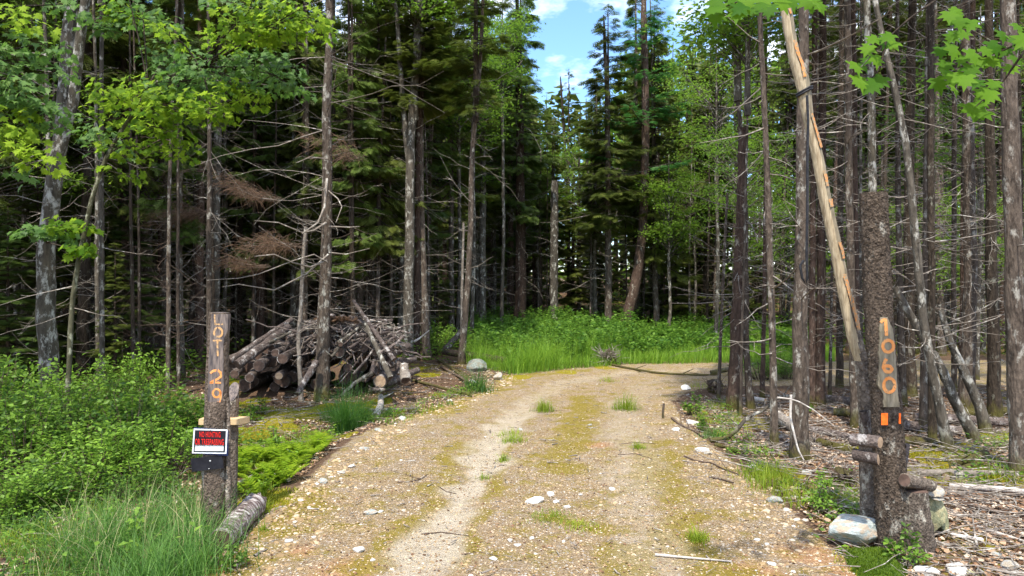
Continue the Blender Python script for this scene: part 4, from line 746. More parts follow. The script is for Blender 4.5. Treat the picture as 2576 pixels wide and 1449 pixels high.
# --- painted post with the sign (left of the road)
PB = G(541, 1349); pd_ = PB[1]
def round_post(mb, cen, rad, k=32, rough=.045, seed=1, sub=60, mi=0, flat=None, top_mi=1):
    """vertical post through centres cen with radii; flat(z)->front clip depth as fraction of the radius or None"""
    rng = np.random.default_rng(seed); cen = np.asarray(cen, float); zz = np.linspace(cen[0, 2], cen[-1, 2], sub)
    cx_ = np.interp(zz, cen[:, 2], cen[:, 0]); cy_ = np.interp(zz, cen[:, 2], cen[:, 1]); R_ = np.interp(zz, cen[:, 2], rad)
    th = np.arange(k)*2*pi/k
    nzv = fbm(th[None]*3.0+9+seed*3, zz[:, None]*9, 4)-.45; rr_ = R_[:, None]*(1+rough*4*nzv*(1+0*th[None])+rough*(rng.random((sub, k))-.5))
    X = rr_*np.cos(th); Y = rr_*np.sin(th)
    if flat is not None:
        for i, z in enumerate(zz):
            f = flat(z)
            if f is not None: Y[i] = np.maximum(Y[i], -f*R_[i]); 
    V = np.stack([cx_[:, None]+X, cy_[:, None]+Y, zz[:, None]+0*X], -1)
    i = np.arange(sub-1)[:, None]*k; j = np.arange(k)[None]; Fc = np.stack([i+j, i+(j+1) % k, i+k+(j+1) % k, i+k+j], -1).reshape(-1, 4)
    mb.add(V.reshape(-1, 3), Fc, mi); ring = V[-1]; c = ring.mean(0)
    mb.add(np.concatenate([ring, [c+[0, 0, .004]]]), [(a, (a+1) % k, k) for a in range(k)], top_mi)
    return (lambda z: (np.interp(z, zz, cx_), np.interp(z, zz, cy_), np.interp(z, zz, R_)))
def px2z(py, d): return CH+(HY-py)/F*d
def stroke(mb, pts, w_, surf, mi=0, closed=False, sub=6):
    """paint stroke through photo pixels laid on a surface; surf(px,py)->point"""
    pts = np.array(pts+([pts[0]] if closed else []), float); t = np.arange(len(pts)); tt = np.linspace(0, len(pts)-1, (len(pts)-1)*sub+1)
    P = np.stack([np.interp(tt, t, pts[:, 0]), np.interp(tt, t, pts[:, 1])], 1); T_ = unit(np.gradient(P, axis=0)); Nn = np.stack([-T_[:, 1], T_[:, 0]], 1)
    r = np.random.default_rng(int(pts.sum())); ww = w_*(.85+.3*r.random(len(P)))[:, None]; nc = 4
    cols = [P+Nn*ww*(u-.5) for u in np.linspace(0, 1, nc)]; V = np.array([[surf(*c[i]) for c in cols] for i in range(len(P))])
    Fc = [(i*nc+j, i*nc+j+1, (i+1)*nc+j+1, (i+1)*nc+j) for i in range(len(P)-1) for j in range(nc-1)]
    mb.add(V.reshape(-1, 3), Fc, mi)
def oval(cx, cy, rx, ry, n=16, a0=0, a1=360): return [(cx+rx*cos(radians(a)), cy+ry*sin(radians(a))) for a in np.linspace(a0, a1, n)]
root = empty('lot_post', PB); tag(root, 'split log post with LOT 29 painted down its flat face and a notice nailed on', 'post')
mb = MB(); cz = [(508+575)/2-1, 541, 546, 548, 551.5]; py_ = [1349, 1200, 1050, 900, 786]; hw = [33, 31, 30, 27, 24]
cen = [Pd(a, b, pd_+.09) for a, b in zip(cz, py_)]; cen[0][2] = PB[2]-.1; rad = [h/F*pd_ for h in hw]
zf = px2z(1030, pd_)
prof = round_post(mb, cen, rad, 36, .05, 3, 70, flat=lambda z: (.62 if z > zf+.04 else None))
mb.build('post_body', [M['bark_post'], M['wood_grey']], root, PB)
yface = lambda z: prof(z)[1]-.62*prof(z)[2]-.004
def surfL(px, py):
    z = px2z(py, pd_-.01); y = yface(z)-.003; return np.array([(px-CX)/F*y, y, CH+(HY-py)/F*y])
mb = MB(); face = [(531, 788), (574, 790), (573, 835), (563, 850), (561, 880), (562, 930), (563, 975), (559, 1005), (549, 1022), (538, 1026), (527, 1018), (522, 1000), (523, 960), (525, 900), (528, 850)]
fv = np.array([surfL(a, b)+[0, .0015, 0] for a, b in face]); fb = fv+[0, .03, 0]; nF = len(face); c = fv.mean(0)
# smooth the flat face with a fine fill between left and right edge
rowsy = np.linspace(790, 1022, 40); Lx = np.interp(rowsy, [790, 850, 900, 960, 1000, 1018, 1026], [531, 528, 525, 523, 522, 527, 536]); Rx = np.interp(rowsy, [790, 835, 850, 880, 930, 975, 1005, 1022], [574, 572, 564, 561, 562, 563, 559, 549])
rj = np.random.default_rng(8); Rx = Rx+rj.random(40)*2-1; Lx = Lx+rj.random(40)*1.4-.7
V = np.array([[surfL(l+(r-l)*u, yv)+[0, .001-.0015*sin(u*9+yv*.05), 0] for u in np.linspace(0, 1, 6)] for yv, l, r in zip(rowsy, Lx, Rx)])
mb.add(V.reshape(-1, 3), [(i*6+j, i*6+j+1, (i+1)*6+j+1, (i+1)*6+j) for i in range(39) for j in range(5)])
mb.add(np.concatenate([V[:, 0], V[:, 0]+[0, .05, 0], V[:, -1], V[:, -1]+[0, .05, 0]]), [(i, i+1, 41+i, 40+i) for i in range(39)]+[(80+i, 81+i, 121+i, 120+i) for i in range(39)])
mb.build('peeled_face', M['wood_grey'], root, PB)
mb = MB(); st = lambda p, w_, **k: stroke(mb, p, w_, surfL, **k)
st([(540, 791), (540, 800), (541, 817)], 4); st([(540, 815), (550, 816), (561, 815)], 4)
st(oval(548.7, 836, 10.5, 11.5), 5); st([(535.5, 857), (547, 856), (559, 857)], 4); st([(547, 857), (547, 875), (548, 896)], 4.5)
mb.build('painted_letters', M['paint_dull'], root, PB)
mb = MB(); st([(529, 939), (536, 933), (547, 931), (555, 937), (556, 947), (548, 953), (535, 959), (529, 963)], 5.5); st([(528, 963), (540, 962), (556, 963)], 5)
st(oval(545, 989, 9.5, 10.5), 5); st([(554.5, 985), (555.5, 998), (553, 1009), (544, 1016), (530, 1017)], 4.8)
mb.build('painted_number', M['paint'], root, PB)
# notice
def quadbox(mb, c, th=.004, mi=0):
    """c: four photo-plane corners TL TR BR BL as 3D points; box thickness th backwards"""
    c = np.array(c); b = c+[0, th, 0]; V = np.concatenate([c, b]); mb.add(V, [(0, 3, 2, 1), (4, 5, 6, 7), (0, 1, 5, 4), (1, 2, 6, 5), (2, 3, 7, 6), (3, 0, 4, 7)], mi)
dS = yface(1.0)-.05
zc_ = px2z(1110, pd_); dS = prof(zc_)[1]-prof(zc_)[2]*1.12-.012
sg = empty('warning_sign', Pd(529, 1110, dS)); tag(sg, 'white-bordered black notice reading NO HUNTING OR TRESPASSING in red', 'sign'); sl_ = np.array(sg.location)
Q = lambda a, b, o=0.: Pd(a, b, dS)+[0, -o, 0]
mb = MB(); quadbox(mb, [Q(489, 1074), Q(575, 1082), Q(574, 1147), Q(486, 1141)], .003); mb.build('backing', M['navy'], sg, sl_)
mb = MB(); quadbox(mb, [Q(488, 1078, .004), Q(573, 1080.5, .004), Q(570, 1141.5, .004), Q(483.5, 1140, .004)], .0025); mb.build('panel', M['white'], sg, sl_)
mb = MB(); quadbox(mb, [Q(491.5, 1081.5, .0065), Q(569, 1083.5, .0065), Q(566.5, 1137.5, .0065), Q(487.5, 1136.5, .0065)], .001); mb.build('dark_field', M['black'], sg, sl_)
mb = MB(); quadbox(mb, [Q(492, 1122.5, .0085), Q(563.5, 1123, .0085), Q(563, 1134, .0085), Q(491, 1133.5, .0085)], .001); mb.build('blank_strip', M['white'], sg, sl_)
def text(body, x0, x1, yb, hpx, m, parent, pl, off, name, bold=0.0):
    cu = bpy.data.curves.new('t', 'FONT'); cu.body = body; cu.offset = bold; cu.resolution_u = 3; cu.space_character = 1.12; o = bpy.data.objects.new('t', cu); S.collection.objects.link(o); bpy.context.view_layer.update()
    me = bpy.data.meshes.new_from_object(o.evaluated_get(bpy.context.evaluated_depsgraph_get())); bpy.data.objects.remove(o)
    v = np.zeros(len(me.vertices)*3); me.vertices.foreach_get('co', v); v = v.reshape(-1, 3); mn = v.min(0); mxx = v.max(0)
    px = x0+(v[:, 0]-mn[0])/(mxx[0]-mn[0])*(x1-x0); py = yb-(v[:, 1]-mn[1])/(mxx[1]-mn[1])*hpx+(px-x0)*.02
    w_ = np.stack([(px-CX)/F*dS, 0*px+dS-off, CH+(HY-py)/F*dS], 1)-pl; me.vertices.foreach_set('co', w_.astype(np.float32).ravel()); me.materials.clear(); me.materials.append(m)
    q = bpy.data.objects.new(name, me); S.collection.objects.link(q); q.parent = parent; return q
text('NO HUNTING', 503, 556, 1099, 14, M['red'], sg, sl_, .0085, 'lettering', .012)
text('OR TRESPASSING', 492, 564, 1118, 15, M['red'], sg, sl_, .0085, 'lettering', .012)
text('WITHOUT WRITTEN PERMISSION', 492, 563, 1121.7, 3.0, M['white'], sg, sl_, .0085, 'lettering')
mb = MB(); tubes(mb, np.array([[Q(530, 1082.5, .006), Q(530, 1082.5, .011)]]), np.array([[.004, .004]]), 8); V_ = np.array([Q(530, 1082.5, .011)]); tubes(mb, np.array([[Q(530, 1082.5, .0105), Q(530, 1082.5, .0112)]]), np.array([[.004, .0005]]), 8); mb.build('nail', M['black'], sg, sl_)
dS2 = dS+.008
pl_ = empty('metal_plate', Pd(520, 1166, dS2)); tag(pl_, 'small tilted black plate screwed to the post below the notice', 'plate'); l2 = np.array(pl_.location); Q = lambda a, b, o=0.: Pd(a, b, dS2)+[0, -o, 0]
mb = MB(); quadbox(mb, [Q(479.5, 1153.5), Q(558.5, 1145.5), Q(563, 1178), Q(483, 1187)], .006); mb.build('plate_face', M['black'], pl_, l2)
for a, b in ((529, 1159.5), (526, 1179)):
    mb = MB(); rs = .006 if b < 1170 else .0035; tubes(mb, np.array([[Q(a, b, .0), Q(a, b, .005), Q(a, b, .006)]]), np.array([[rs, rs, rs*.1]]), 10); mb.build('screw', M['metal'], pl_, l2)
# second, lower post behind, with a slanting cut top
P2 = G(583, 1300); r2 = 13.5/F*P2[1]; mb = MB(); cen = [Pd(a, b, P2[1]) for a, b in ((581, 1300), (584, 1150), (587, 1000))]; cen[0][2] = P2[2]-.08
root = empty('short_post', P2); tag(root, 'lower thin post with a slanting pale top just behind the lettered post', 'post')
round_post(mb, cen, [r2*1.05, r2, r2], 16, .05, 4, 20, top_mi=0); ring = mb.V[0].reshape(20, 16, 3); ring[-1, :, 2] += .05+(ring[-1, :, 1]-P2[1])*1.6
mb.V[1][:16] = ring[-1]; mb.V[1][16] = ring[-1].mean(0)
mb.build('post_body', M['bark_near'], root, P2)
mb = MB(); rt = ring[-1]+[0, -.003, .006]; mb.add(np.concatenate([rt, [rt.mean(0)]]), [(a, (a+1) % 16, 16) for a in range(16)]); mb.build('cut_top', M['wood_grey'], root, P2)
mb = MB(); tubes(mb, np.array([[Pd(597, 1002, P2[1]-.02), Pd(598, 1024, P2[1]-.02)]]), np.array([[.012, .012]]), 8); mb.build('peg', M['twig_brown'], root, P2)
# board nailed across
db = P2[1]-r2-.03; mb = MB(); c = [Pd(506, 1047, db-.06), Pd(600, 1048.5, db-.06), Pd(618, 1044.5, db+.05), Pd(618, 1057, db+.05), Pd(603, 1066, db-.06), Pd(506, 1062, db-.06)]
tl, tr, bk = Pd(506, 1054, db-.05), Pd(603, 1055, db-.05), Pd(617, 1047, db+.02)
x0, x1 = Pd(506, 0, db)[0], Pd(604, 0, db)[0]; zt = px2z(1052, db); zb_ = px2z(1066, db)
V = []
for zq in (zb_, zt): V += [(x0, db-.05, zq), (x1, db-.05, zq), (x1+.055, db+.03, zq), (x1+.05, db+.09, zq), (x0, db+.09, zq)]
mb.add(V, [(0, 1, 6, 5), (1, 2, 7, 6), (2, 3, 8, 7), (3, 4, 9, 8), (4, 0, 5, 9)]); mb.add(V, [(5, 6, 7, 8, 9), (4, 3, 2, 1, 0)])
tag(mb.build('board', M['wood_new'], None, V[0], False), 'short fresh-sawn board fixed crosswise behind the lettered post', 'board')
mb = MB(); bt = Pd(573, 1300, 5.62); P = np.array([[Pd(574, 1310, 5.60), Pd(573, 1235, 5.6), Pd(576, 1210, 5.62), Pd(574, 1170, 5.6), Pd(576, 1090, 5.62), Pd(573, 1000, 5.62)]]); tubes(mb, P, np.array([[.022, .019, .024, .017, .017, .012]]), 8, rough=.12)
tag(mb.build('bark_strip', M['bark_near'], None, P[0, 0]), 'narrow knobbly strip of bark standing against the right side of the lettered post', 'bark strip')
# curly-barked log at the foot
A = G(553, 1392); B = G(640, 1296); A[2] += .085; B[2] += .09
def birch_log():
    mb = MB(); n = 60; k = 26; s = np.linspace(0, 1, n)[:, None]; P = A*(1-s)+B*s; R_ = .083+.012*s[:, 0]+.0045*np.sin(s[:, 0]*95+np.sin(s[:, 0]*31)*2); tubes(mb, P[None], R_[None], k, 0, rough=.045)
    V = mb.V[0].reshape(n, k, 3); ax = unit(B-A)
    r = np.random.default_rng(3); V[-1] += ax*(r.random((k, 1))*.09-.02); V[-2] += ax*(r.random((k, 1))*.03)
    mb.V[0] = V.reshape(-1, 3)
    for e, mi in ((0, 1), (n-1, 2)):
        c = V[e].mean(0)-(ax*.03 if e else 0); mb.add(np.concatenate([V[e], [c]]), [(i, (i+1) % k, k) for i in range(k)], mi)
    return mb.build('birch_log', [M['curl'], M['wood_dark'], M['twig_pale']], None, A)
m = mat('curly_birch_bark'); N = NB(m); tcn = N.n('ShaderNodeTexCoord').outputs['Object']; ax = unit(B-A)
dt = N.n('ShaderNodeVectorMath', {0: tcn, 1: tuple(ax)}, operation='DOT_PRODUCT').outputs['Value']
wv = N.noise(N.n('ShaderNodeCombineXYZ', {0: N.math('MULTIPLY', dt, 38), 1: N.math('MULTIPLY', N.noise(tcn, 6, 2), 7)}).outputs[0], 1., 4, .7)
N.out(N.pri(N.ramp(wv, [(.35, (.045, .03, .028)), (.5, (.16, .12, .11)), (.6, (.42, .38, .36)), (.7, (.72, .70, .68))]), .75, N.bump(wv, .9, .02), .2)); M['curl'] = m
tag(birch_log(), 'curly-barked birch log with a broken white end lying at the foot of the lettered post', 'log')
def glog(a, b, r, label, mt='twig_pale', cut='wood_pale', nm='log', lift=1., cat='log', **k):
    A_ = G(*a); B_ = G(*b); A_[2] += r*lift; B_[2] += r*lift; return log_mesh(nm, A_, B_, r, r*.85, label, cat, mt, cut, **k)
glog((668, 1195), (726, 1213), .026, 'bleached round stick lying among ferns right of the lettered post')
glog((578, 1232), (642, 1200), .022, 'half-buried white stick behind the lettered post')
glog((500, 1260), (560, 1230), .024, 'pale grey stick in the grass left of the lettered post', 'bark_grey')

# --- sawn-off tree with painted number 1060 (right)
NBp = G(2250, 1391); d0 = NBp[1]
root = empty('number_post', NBp); tag(root, 'tall sawn-off spruce trunk with the number 1060 painted in orange', 'post')
mb = MB(); ys_ = [1391, 1373, 1159, 1037, 869, 702, 486]; xc = [2249, 2247.5, 2237, 2231, 2216, 2206, 2197]; hw = [43, 37.5, 36, 35, 33, 32.5, 31]
cen = [Pd(a, b, d0+.11) for a, b in zip(xc, ys_)]; cen[0][2] = NBp[2]-.1
profR = round_post(mb, cen, [h/F*(d0+.1) for h in hw], 48, .05, 9, 150, top_mi=1)
mb.build('trunk', [M['bark_post'], M['wood_cut']], root, NBp)
def surfR(px, py, off=.004):
    y = d0
    for _ in range(4):
        z = CH+(HY-py)/F*y; cx_, cy_, r_ = profR(z); x_ = (px-CX)/F*y; u = np.clip((x_-cx_)/(r_*1.13), -.97, .97); y = cy_-r_*1.13*math.sqrt(1-u*u)-off
    return np.array([(px-CX)/F*y, y, CH+(HY-py)/F*y])
z4 = lambda x, y: (2079.5+x*.4163, 452.8+y*.4163)
oy = [828, 860, 900, 980, 1050, 1100, 1180, 1240, 1300, 1372]; lx = [326, 322, 318, 320, 314, 322, 312, 312, 345, 345]; rx_ = [368, 380, 400, 411, 416, 420, 425, 428, 432, 444]
rows = np.linspace(828, 1372, 60); LX = np.interp(rows, oy, lx)+rj.random(60)*5-2; RX = np.interp(rows, oy, rx_)+rj.random(60)*4-2
mb = MB(); nc = 10; V = np.array([[surfR(*z4(l+(r-l)*u, yv), .003) for u in np.linspace(0, 1, nc)] for yv, l, r in zip(rows, LX, RX)])
mb.add(V.reshape(-1, 3), [(i*nc+j, i*nc+j+1, (i+1)*nc+j+1, (i+1)*nc+j) for i in range(59) for j in range(nc-1)])
edge = np.concatenate([V[:, 0], V[:, 0]+[.004, .03, 0]]); mb.add(edge, [(i, i+1, 61+i, 60+i) for i in range(59)])
mb.build('carved_face', M['carved'], root, NBp)
mb = MB(); sz = lambda p, w_: stroke(mb, [z4(*q) for q in p], w_, lambda a, b: surfR(a, b, .0065))
sz([(327, 862), (338, 848), (355, 842)], 7); sz([(356, 838), (359, 890), (362, 942)], 8)
sz(oval(372, 1004, 33, 36), 8); sz([(362, 1080), (348, 1105), (343, 1135), (358, 1158), (385, 1160), (396, 1143), (385, 1126), (360, 1122), (348, 1130)], 8)
sz(oval(379, 1240, 34, 43), 8)
mb.build('painted_number', M['paint'], root, NBp)
z5 = lambda x, y: (2012.4+x*.3056, 1006.2+y*.3056)
for a, b, c, d_ in ((668, 722, 108, 206), (812, 829, 108, 196)):
    mb = MB(); V = np.array([[surfR(*z5(a+(b-a)*u+rj.random()*3, c+(d_-c)*v), .006) for u in np.linspace(0, 1, 6)] for v in np.linspace(0, 1, 8)]); mb.add(V.reshape(-1, 3), [(i*6+j, i*6+j+1, (i+1)*6+j+1, (i+1)*6+j) for i in range(7) for j in range(5)]); mb.build('paint_blaze', M['blaze'], root, NBp)
def flakes(pf, z0, z1, n, root, base, keep, sz=.010, seed=5):
    r = np.random.default_rng(seed); mb = MB(); z = z0+(z1-z0)*r.random(n); a = r.random(n)*2*pi; P = []; Nn = []
    for zz_, aa in zip(z, a):
        cx_, cy_, r_ = pf(zz_); q = np.array([cx_+r_*1.0*cos(aa), cy_+r_*1.0*sin(aa), zz_])
        if keep(q): P.append(q); Nn.append((cos(aa), sin(aa), 0))
    P = np.array(P); Nn = np.array(Nn); m = len(P); Zv = unit(Nn+(r.random((m, 3))-.5)*1.3); X = unit(np.cross(Nn, [0, 0, 1.])+(r.random((m, 3))-.5)*1.5)
    scatter(mb, [(-.6, -.4, 0), (.5, -.5, .15), (.7, .3, 0), (-.1, .6, .2), (-.7, .3, 0)], [(0, 1, 2, 3, 4)], P+Nn*.004, X, Zv, sz*(.4+1.1*r.random(m)**2), 0, rng=r)
    mb.build('bark_flakes', M['bark_post'], root, base)
_cz = [(z4(l, yy_)[0], z4(r_x, yy_)[0], z4(0, yy_)[1]) for yy_, l, r_x in zip(oy, lx, rx_)]
def keepR(q):
    px = CX+q[0]/q[1]*F; py = HY-(q[2]-CH)/q[1]*F; l = np.interp(py, [c[2] for c in _cz], [c[0] for c in _cz]); rr = np.interp(py, [c[2] for c in _cz], [c[1] for c in _cz])
    return not (_cz[0][2]-6 < py < _cz[-1][2]+45 and l-3 < px < rr+3)
flakes(profR, NBp[2]+.05, px2z(492, d0), 5200, root, NBp, keepR)
# leaning pole with a peeled side
LPb = G(2188, 1345); dp = LPb[1]; root = empty('leaning_pole', LPb); tag(root, 'tall leaning pole peeled pale along its left side, with orange paint patches', 'pole')
pp = [(2188, 1345), (2182, 1190), (2180, 1060), (2177, 1000), (2168, 911), (2155, 869), (2135, 790), (2122, 724), (2098, 600), (2076, 500), (2058, 400), (2034, 300), (2018, 200), (2000, 150), (1986, 80), (1975, 0), (1968, -120), (1966, -260)]
hwp = [19, 18, 17, 16, 17, 17, 16, 15.5, 14.5, 14, 13.5, 13, 16.5, 14.5, 13.5, 13, 12, 10]
cen = [Pd(a, b, dp) for a, b in pp]; cen[0][2] = LPb[2]-.08; mb = MB(); profP = round_post(mb, cen, [h/F*dp for h in hwp], 28, .085, 12, 170, top_mi=1)
# material by side and height: pale peeled wood left of a wavy line above the lower bark
Vp = mb.V[0].reshape(170, 28, 3); Fm = mb.M[0].reshape(169, 28)
zpeel = px2z(915, dp)
for i in range(169):
    z = Vp[i, 0, 2]
    if z > zpeel:
        cxx = Vp[i, :, 0].mean(); r_ = np.ptp(Vp[i, :, 0])/2; tpr = min(1, (z-zpeel)/.18)
        for j in range(28):
            u = ((Vp[i, j, 0]+Vp[i, (j+1) % 28, 0])/2-cxx)/r_; fr = Vp[i, j, 1] < LPb[1]
            if u < (.05 if z < px2z(250, dp) else .0)+.18*math.sin(z*7)*.5-(1-tpr)*.6: Fm[i, j] = 1
            elif z > px2z(700, dp): Fm[i, j] = 2
mb.build('pole_wood', [M['bark_near'], M['wood_pale'], M['wood_strip']] if 'wood_strip' in M else [M['bark_near'], M['wood_pale'], M['carved']], root, LPb)
def surfP(px, py, off=.005):
    y = dp
    for _ in range(4):
        z = CH+(HY-py)/F*y; cx_, cy_, r_ = profP(z); x_ = (px-CX)/F*y; u = np.clip((x_-cx_)/(r_*1.12), -.97, .97); y = cy_-r_*1.12*math.sqrt(1-u*u)-off
    return np.array([(px-CX)/F*y, y, CH+(HY-py)/F*y])
r3 = lambda x, y: (1717+x/2, y/2)
for pts, w_ in (([(520, 0), (535, 40), (548, 66)], 6), ([(564, 200), (580, 260), (604, 320), (616, 385)], 8), ([(650, 570), (668, 630), (688, 700), (700, 742)], 6), ([(712, 858), (722, 890), (730, 935)], 7), ([(745, 1000), (752, 1040)], 9), ([(790, 1215), (805, 1260), (812, 1300)], 7), ([(815, 1380), (835, 1449), (858, 1530), (875, 1600), (888, 1660)], 9)):
    mb = MB(); stroke(mb, [r3(*q) for q in pts], w_, lambda a, b: surfP(a, b, .006)); mb.build('paint_patch', M['paint_worn'], root, LPb)
# cord round the pole, hanging down
mb = MB(); ring_z = px2z(233, dp); cx_, cy_, r_ = profP(ring_z); th = np.linspace(0, 2*pi, 25); R1 = r_*1.18
for dz in (0, .018): tubes(mb, np.stack([cx_+R1*np.cos(th), cy_+R1*np.sin(th), ring_z+dz+.03*np.cos(th)], 1)[None], np.full((1, 25), .009), 6)
ln = [(2030, 240), (2033, 300), (2031, 400), (2031, 520), (2029, 640), (2031, 700), (2027, 716), (2018, 700), (2013, 668), (2022, 655)]
tubes(mb, np.array([[Pd(a, b, dp-.10+i*.0) for i, (a, b) in enumerate(ln)]]), np.full((1, len(ln)), .010), 6)
tag(mb.build('cord', M['cord'], None, Pd(2030, 240, dp-.1)), 'black cord tied round the leaning pole and hanging straight down', 'cord')
# two short crosswise logs
def xlog(a, b, r, dd, label, cut):
    A_ = Pd(a[0], a[1], dd+.10); B_ = Pd(b[0], b[1], dd-.02); return log_mesh('short_log', A_, B_, r, r*.97, label, 'log', 'bark_log', cut, k=22, rough=.03)
dl = d0-.10
xlog((2143, 1105), (2213, 1113), .046, dl, 'upper of two short logs fixed crosswise on the number post', 'wood_cut')
xlog((2149, 1143), (2208, 1156), .043, dl, 'lower of two short logs fixed crosswise, with a reddish cut end', 'wood_cut')
mb = MB(); c_ = Pd(2222, 1122, d0-.02); tubes(mb, np.array([[Pd(2185, 1085, dp-.12), Pd(2180, 1060, dp-.13), Pd(2172, 1034, dp-.13)]]), np.array([[.03, .035, .03]]), 10, rough=.1)
tag(mb.build('stub', [M['bark_log']], None, Pd(2185, 1085, dp-.12)), 'short stub wedged upright above the crosswise logs', 'stub')
# leaning stump, slab and boulders behind
sb = G(2311, 1382); mb = MB(); round_post(mb, [sb-[0, 0, .08], Pd(2300, 1290, sb[1]), Pd(2298, 1232, sb[1])], [.125, .105, .09], 24, .08, 21, 30, top_mi=1)
o = mb.build('stump', [M['bark_near'], M['wood_dark']], None, sb); tag(o, 'dark weathered stump tight against the right side of the number post', 'stump')
log_mesh('roof_log', Pd(2276, 1208, sb[1]-.08), Pd(2342, 1222, sb[1]+.1), .05, .045, 'short log laid like a roof over the dark stump', 'log', 'bark_near', 'wood_dark', k=18)
log_mesh('prop_stick', Pd(2268, 1195, sb[1]+.05), Pd(2282, 1120, sb[1]+.3), .03, .02, 'slim prop leaning between number post and dark stump', 'stick', 'bark_log', 'wood_pale', k=10)
def rock(name, c, sx, sy, sz, label, mt='rock', seed=1, cat='rock', rot=0., sharp=1., group=None, lift=.3, ico=3):
    import bmesh
    bm = bmesh.new(); bmesh.ops.create_icosphere(bm, subdivisions=ico, radius=1); r = np.random.default_rng(seed); nn = unit(r.normal(size=(13, 3))); dd = .58+.3*r.random(13)
    for v in bm.verts:
        p = np.array(v.co)
        for n_, d_ in zip(nn, dd):
            t = p@n_-d_
            if t > 0: p = p-n_*t*sharp
        p = p*(1+.05*(float(fbm(p[0]*3+seed, p[1]*3+p[2]*2, 3))-.45)); v.co = p
    me = bpy.data.meshes.new(name); bm.to_mesh(me); bm.free()
    for p in me.polygons: p.use_smooth = False
    me.materials.append(M[mt]); o = bpy.data.objects.new(name, me); S.collection.objects.link(o); o.location = (c[0], c[1], c[2]+sz*lift); o.scale = (sx, sy, sz); o.rotation_euler = ((r.random()-.5)*.3, (r.random()-.5)*.3, rot)
    return tag(o, label, cat, group)
c = G(2160, 1372); rock('boulder', c, .235, .16, .14, 'large grey-green boulder with a rusty face at the foot of the number post', 'rock', 4, rot=-.25, ico=4, lift=.75)
sl0 = G(2352, 1362); rock('stone_slab', sl0+[0, .05, .05], .115, .10, .20, 'upright olive-green stone slab beside the dark stump', 'rock_o', 8, ico=4, lift=.8)
rock('stone_slab', sl0+[.12, .12, .0], .05, .08, .19, 'narrow upright slab behind the olive-green one', 'rock_o', 18, lift=.8)
rock('flat_stone', Pd(2345, 1235, sl0[1]), .085, .08, .05, 'yellowish cap stone on top of the olive-green slab', 'rock_t', 9, lift=0)
rock('flat_stone', Pd(2362, 1255, sl0[1]-.03), .07, .05, .012, 'thin grey stone chip leaning on the cap stone', 'rock', 10, lift=0, rot=.6)
for i, (a, b, w_, mt, lb) in enumerate([(2332, 1442, 34, 'rock_w', 'pale flat stone below the moss at the bottom edge, right of the number post'), (2404, 1440, 38, 'rock_w', 'whitish stone between two tan ones at the bottom right'), (2440, 1446, 20, 'rock_o', 'small olive stone touching the whitish one at the bottom right'),
      (2538, 1432, 34, 'rock_t', 'brown-tan rock near the bottom right corner'), (2505, 1400, 20, 'rock', 'small greenish rock above the brown-tan one'), (2431, 1388, 13, 'rock_t', 'little mauve pebble on the leaf litter right of the number post'), (2465, 1442, 16, 'rock', 'bluish grey stone low in the right corner')]):
    c = G(a, b); s_ = w_/F*c[1]; rock('stone', c, s_, s_*.7, s_*.5, lb, mt, 30+i, rot=i*1.3)
c = G(1200, 934); rock('boulder', c, .31, .22, .19, 'big pale-topped boulder at the edge of the tall grass', 'rock_d', 41, ico=4, lift=.6)
c = G(1254, 956); rock('stone', c, .11, .09, .11, 'cream stone beside the big boulder at the road edge', 'rock_t', 42, lift=.6)
log_mesh('beam', Pd(1116, 884, 18.6), Pd(1272, 906, 17.6), .10, .09, 'heavy squared dark beam lying behind the boulder', 'beam', 'bark_dark', 'wood_dark', k=6)
log_mesh('log', Pd(1121, 880, 18.8), Pd(1165, 828, 19.4), .09, .07, 'light grey log propped up against the slender leaning tree', 'log', 'bark_grey', 'wood_grey')

# ------------------------------------------------------------------ leaves of the near maples
def find(label):
    return next(o for o in S.objects if o.get('label') == label)
def leaf_layers(mb, rng, px, py, d, rx, ry, n, size=.105, dd=.5, mi=0, V=MAPLE_V, Fc=MAPLE_F, tilt=.75, layers=None):
    """a flattened cloud of leaves centred on pixel px,py at distance d; rx, ry in pixels"""
    c = Pd(px, py, d); R = np.array([rx/F*d, dd, ry/F*d]); nl = layers or max(2, int(R[2]*2/.16))
    ly = rng.integers(nl, size=n); off = rng.random((nl, 2))-.5; p = dirs(rng, n, 0, 0)*np.sqrt(rng.random(n))[:, None]
    zz = (ly+.5)/nl*2-1; k_ = np.sqrt(np.clip(1-zz*zz*.8, .1, 1))
    pos = c+np.stack([p[:, 0]*R[0]*k_+off[ly, 0]*R[0]*.5, p[:, 1]*R[1]*k_, zz*R[2]-.25*np.abs(p[:, 0])*R[2]+rng.normal(size=n)*.035], 1)
    X = unit(np.stack([p[:, 0]+(rng.random(n)-.5)*1.4, p[:, 1]+(rng.random(n)-.7)*1.2, -.35-.5*rng.random(n)], 1)); Z = unit(np.array([0, -.35, 1.])+(rng.random((n, 3))-.5)*2*tilt)
    scatter(mb, V, Fc, pos, X, Z, size*(.65+.6*rng.random(n)), mi, rng=rng); return c, pos
def limb(mb, P, r, mi, rng, n=14):
    P = np.asarray(P, float); s = np.linspace(0, len(P)-1, n); Q = np.stack([np.interp(s, np.arange(len(P)), P[:, i]) for i in range(3)], 1)
    for _ in range(2): Q[1:-1] = Q[1:-1]*.5+(Q[:-2]+Q[2:])*.25
    tubes(mb, Q[None], np.linspace(r, r*.3, n)[None], 5, mi, rng=rng)
rng = np.random.default_rng(501)
sap = find('slim mossy maple arching right over the woods, its trunk bending at mid height'); mb = MB(); d = 9.3
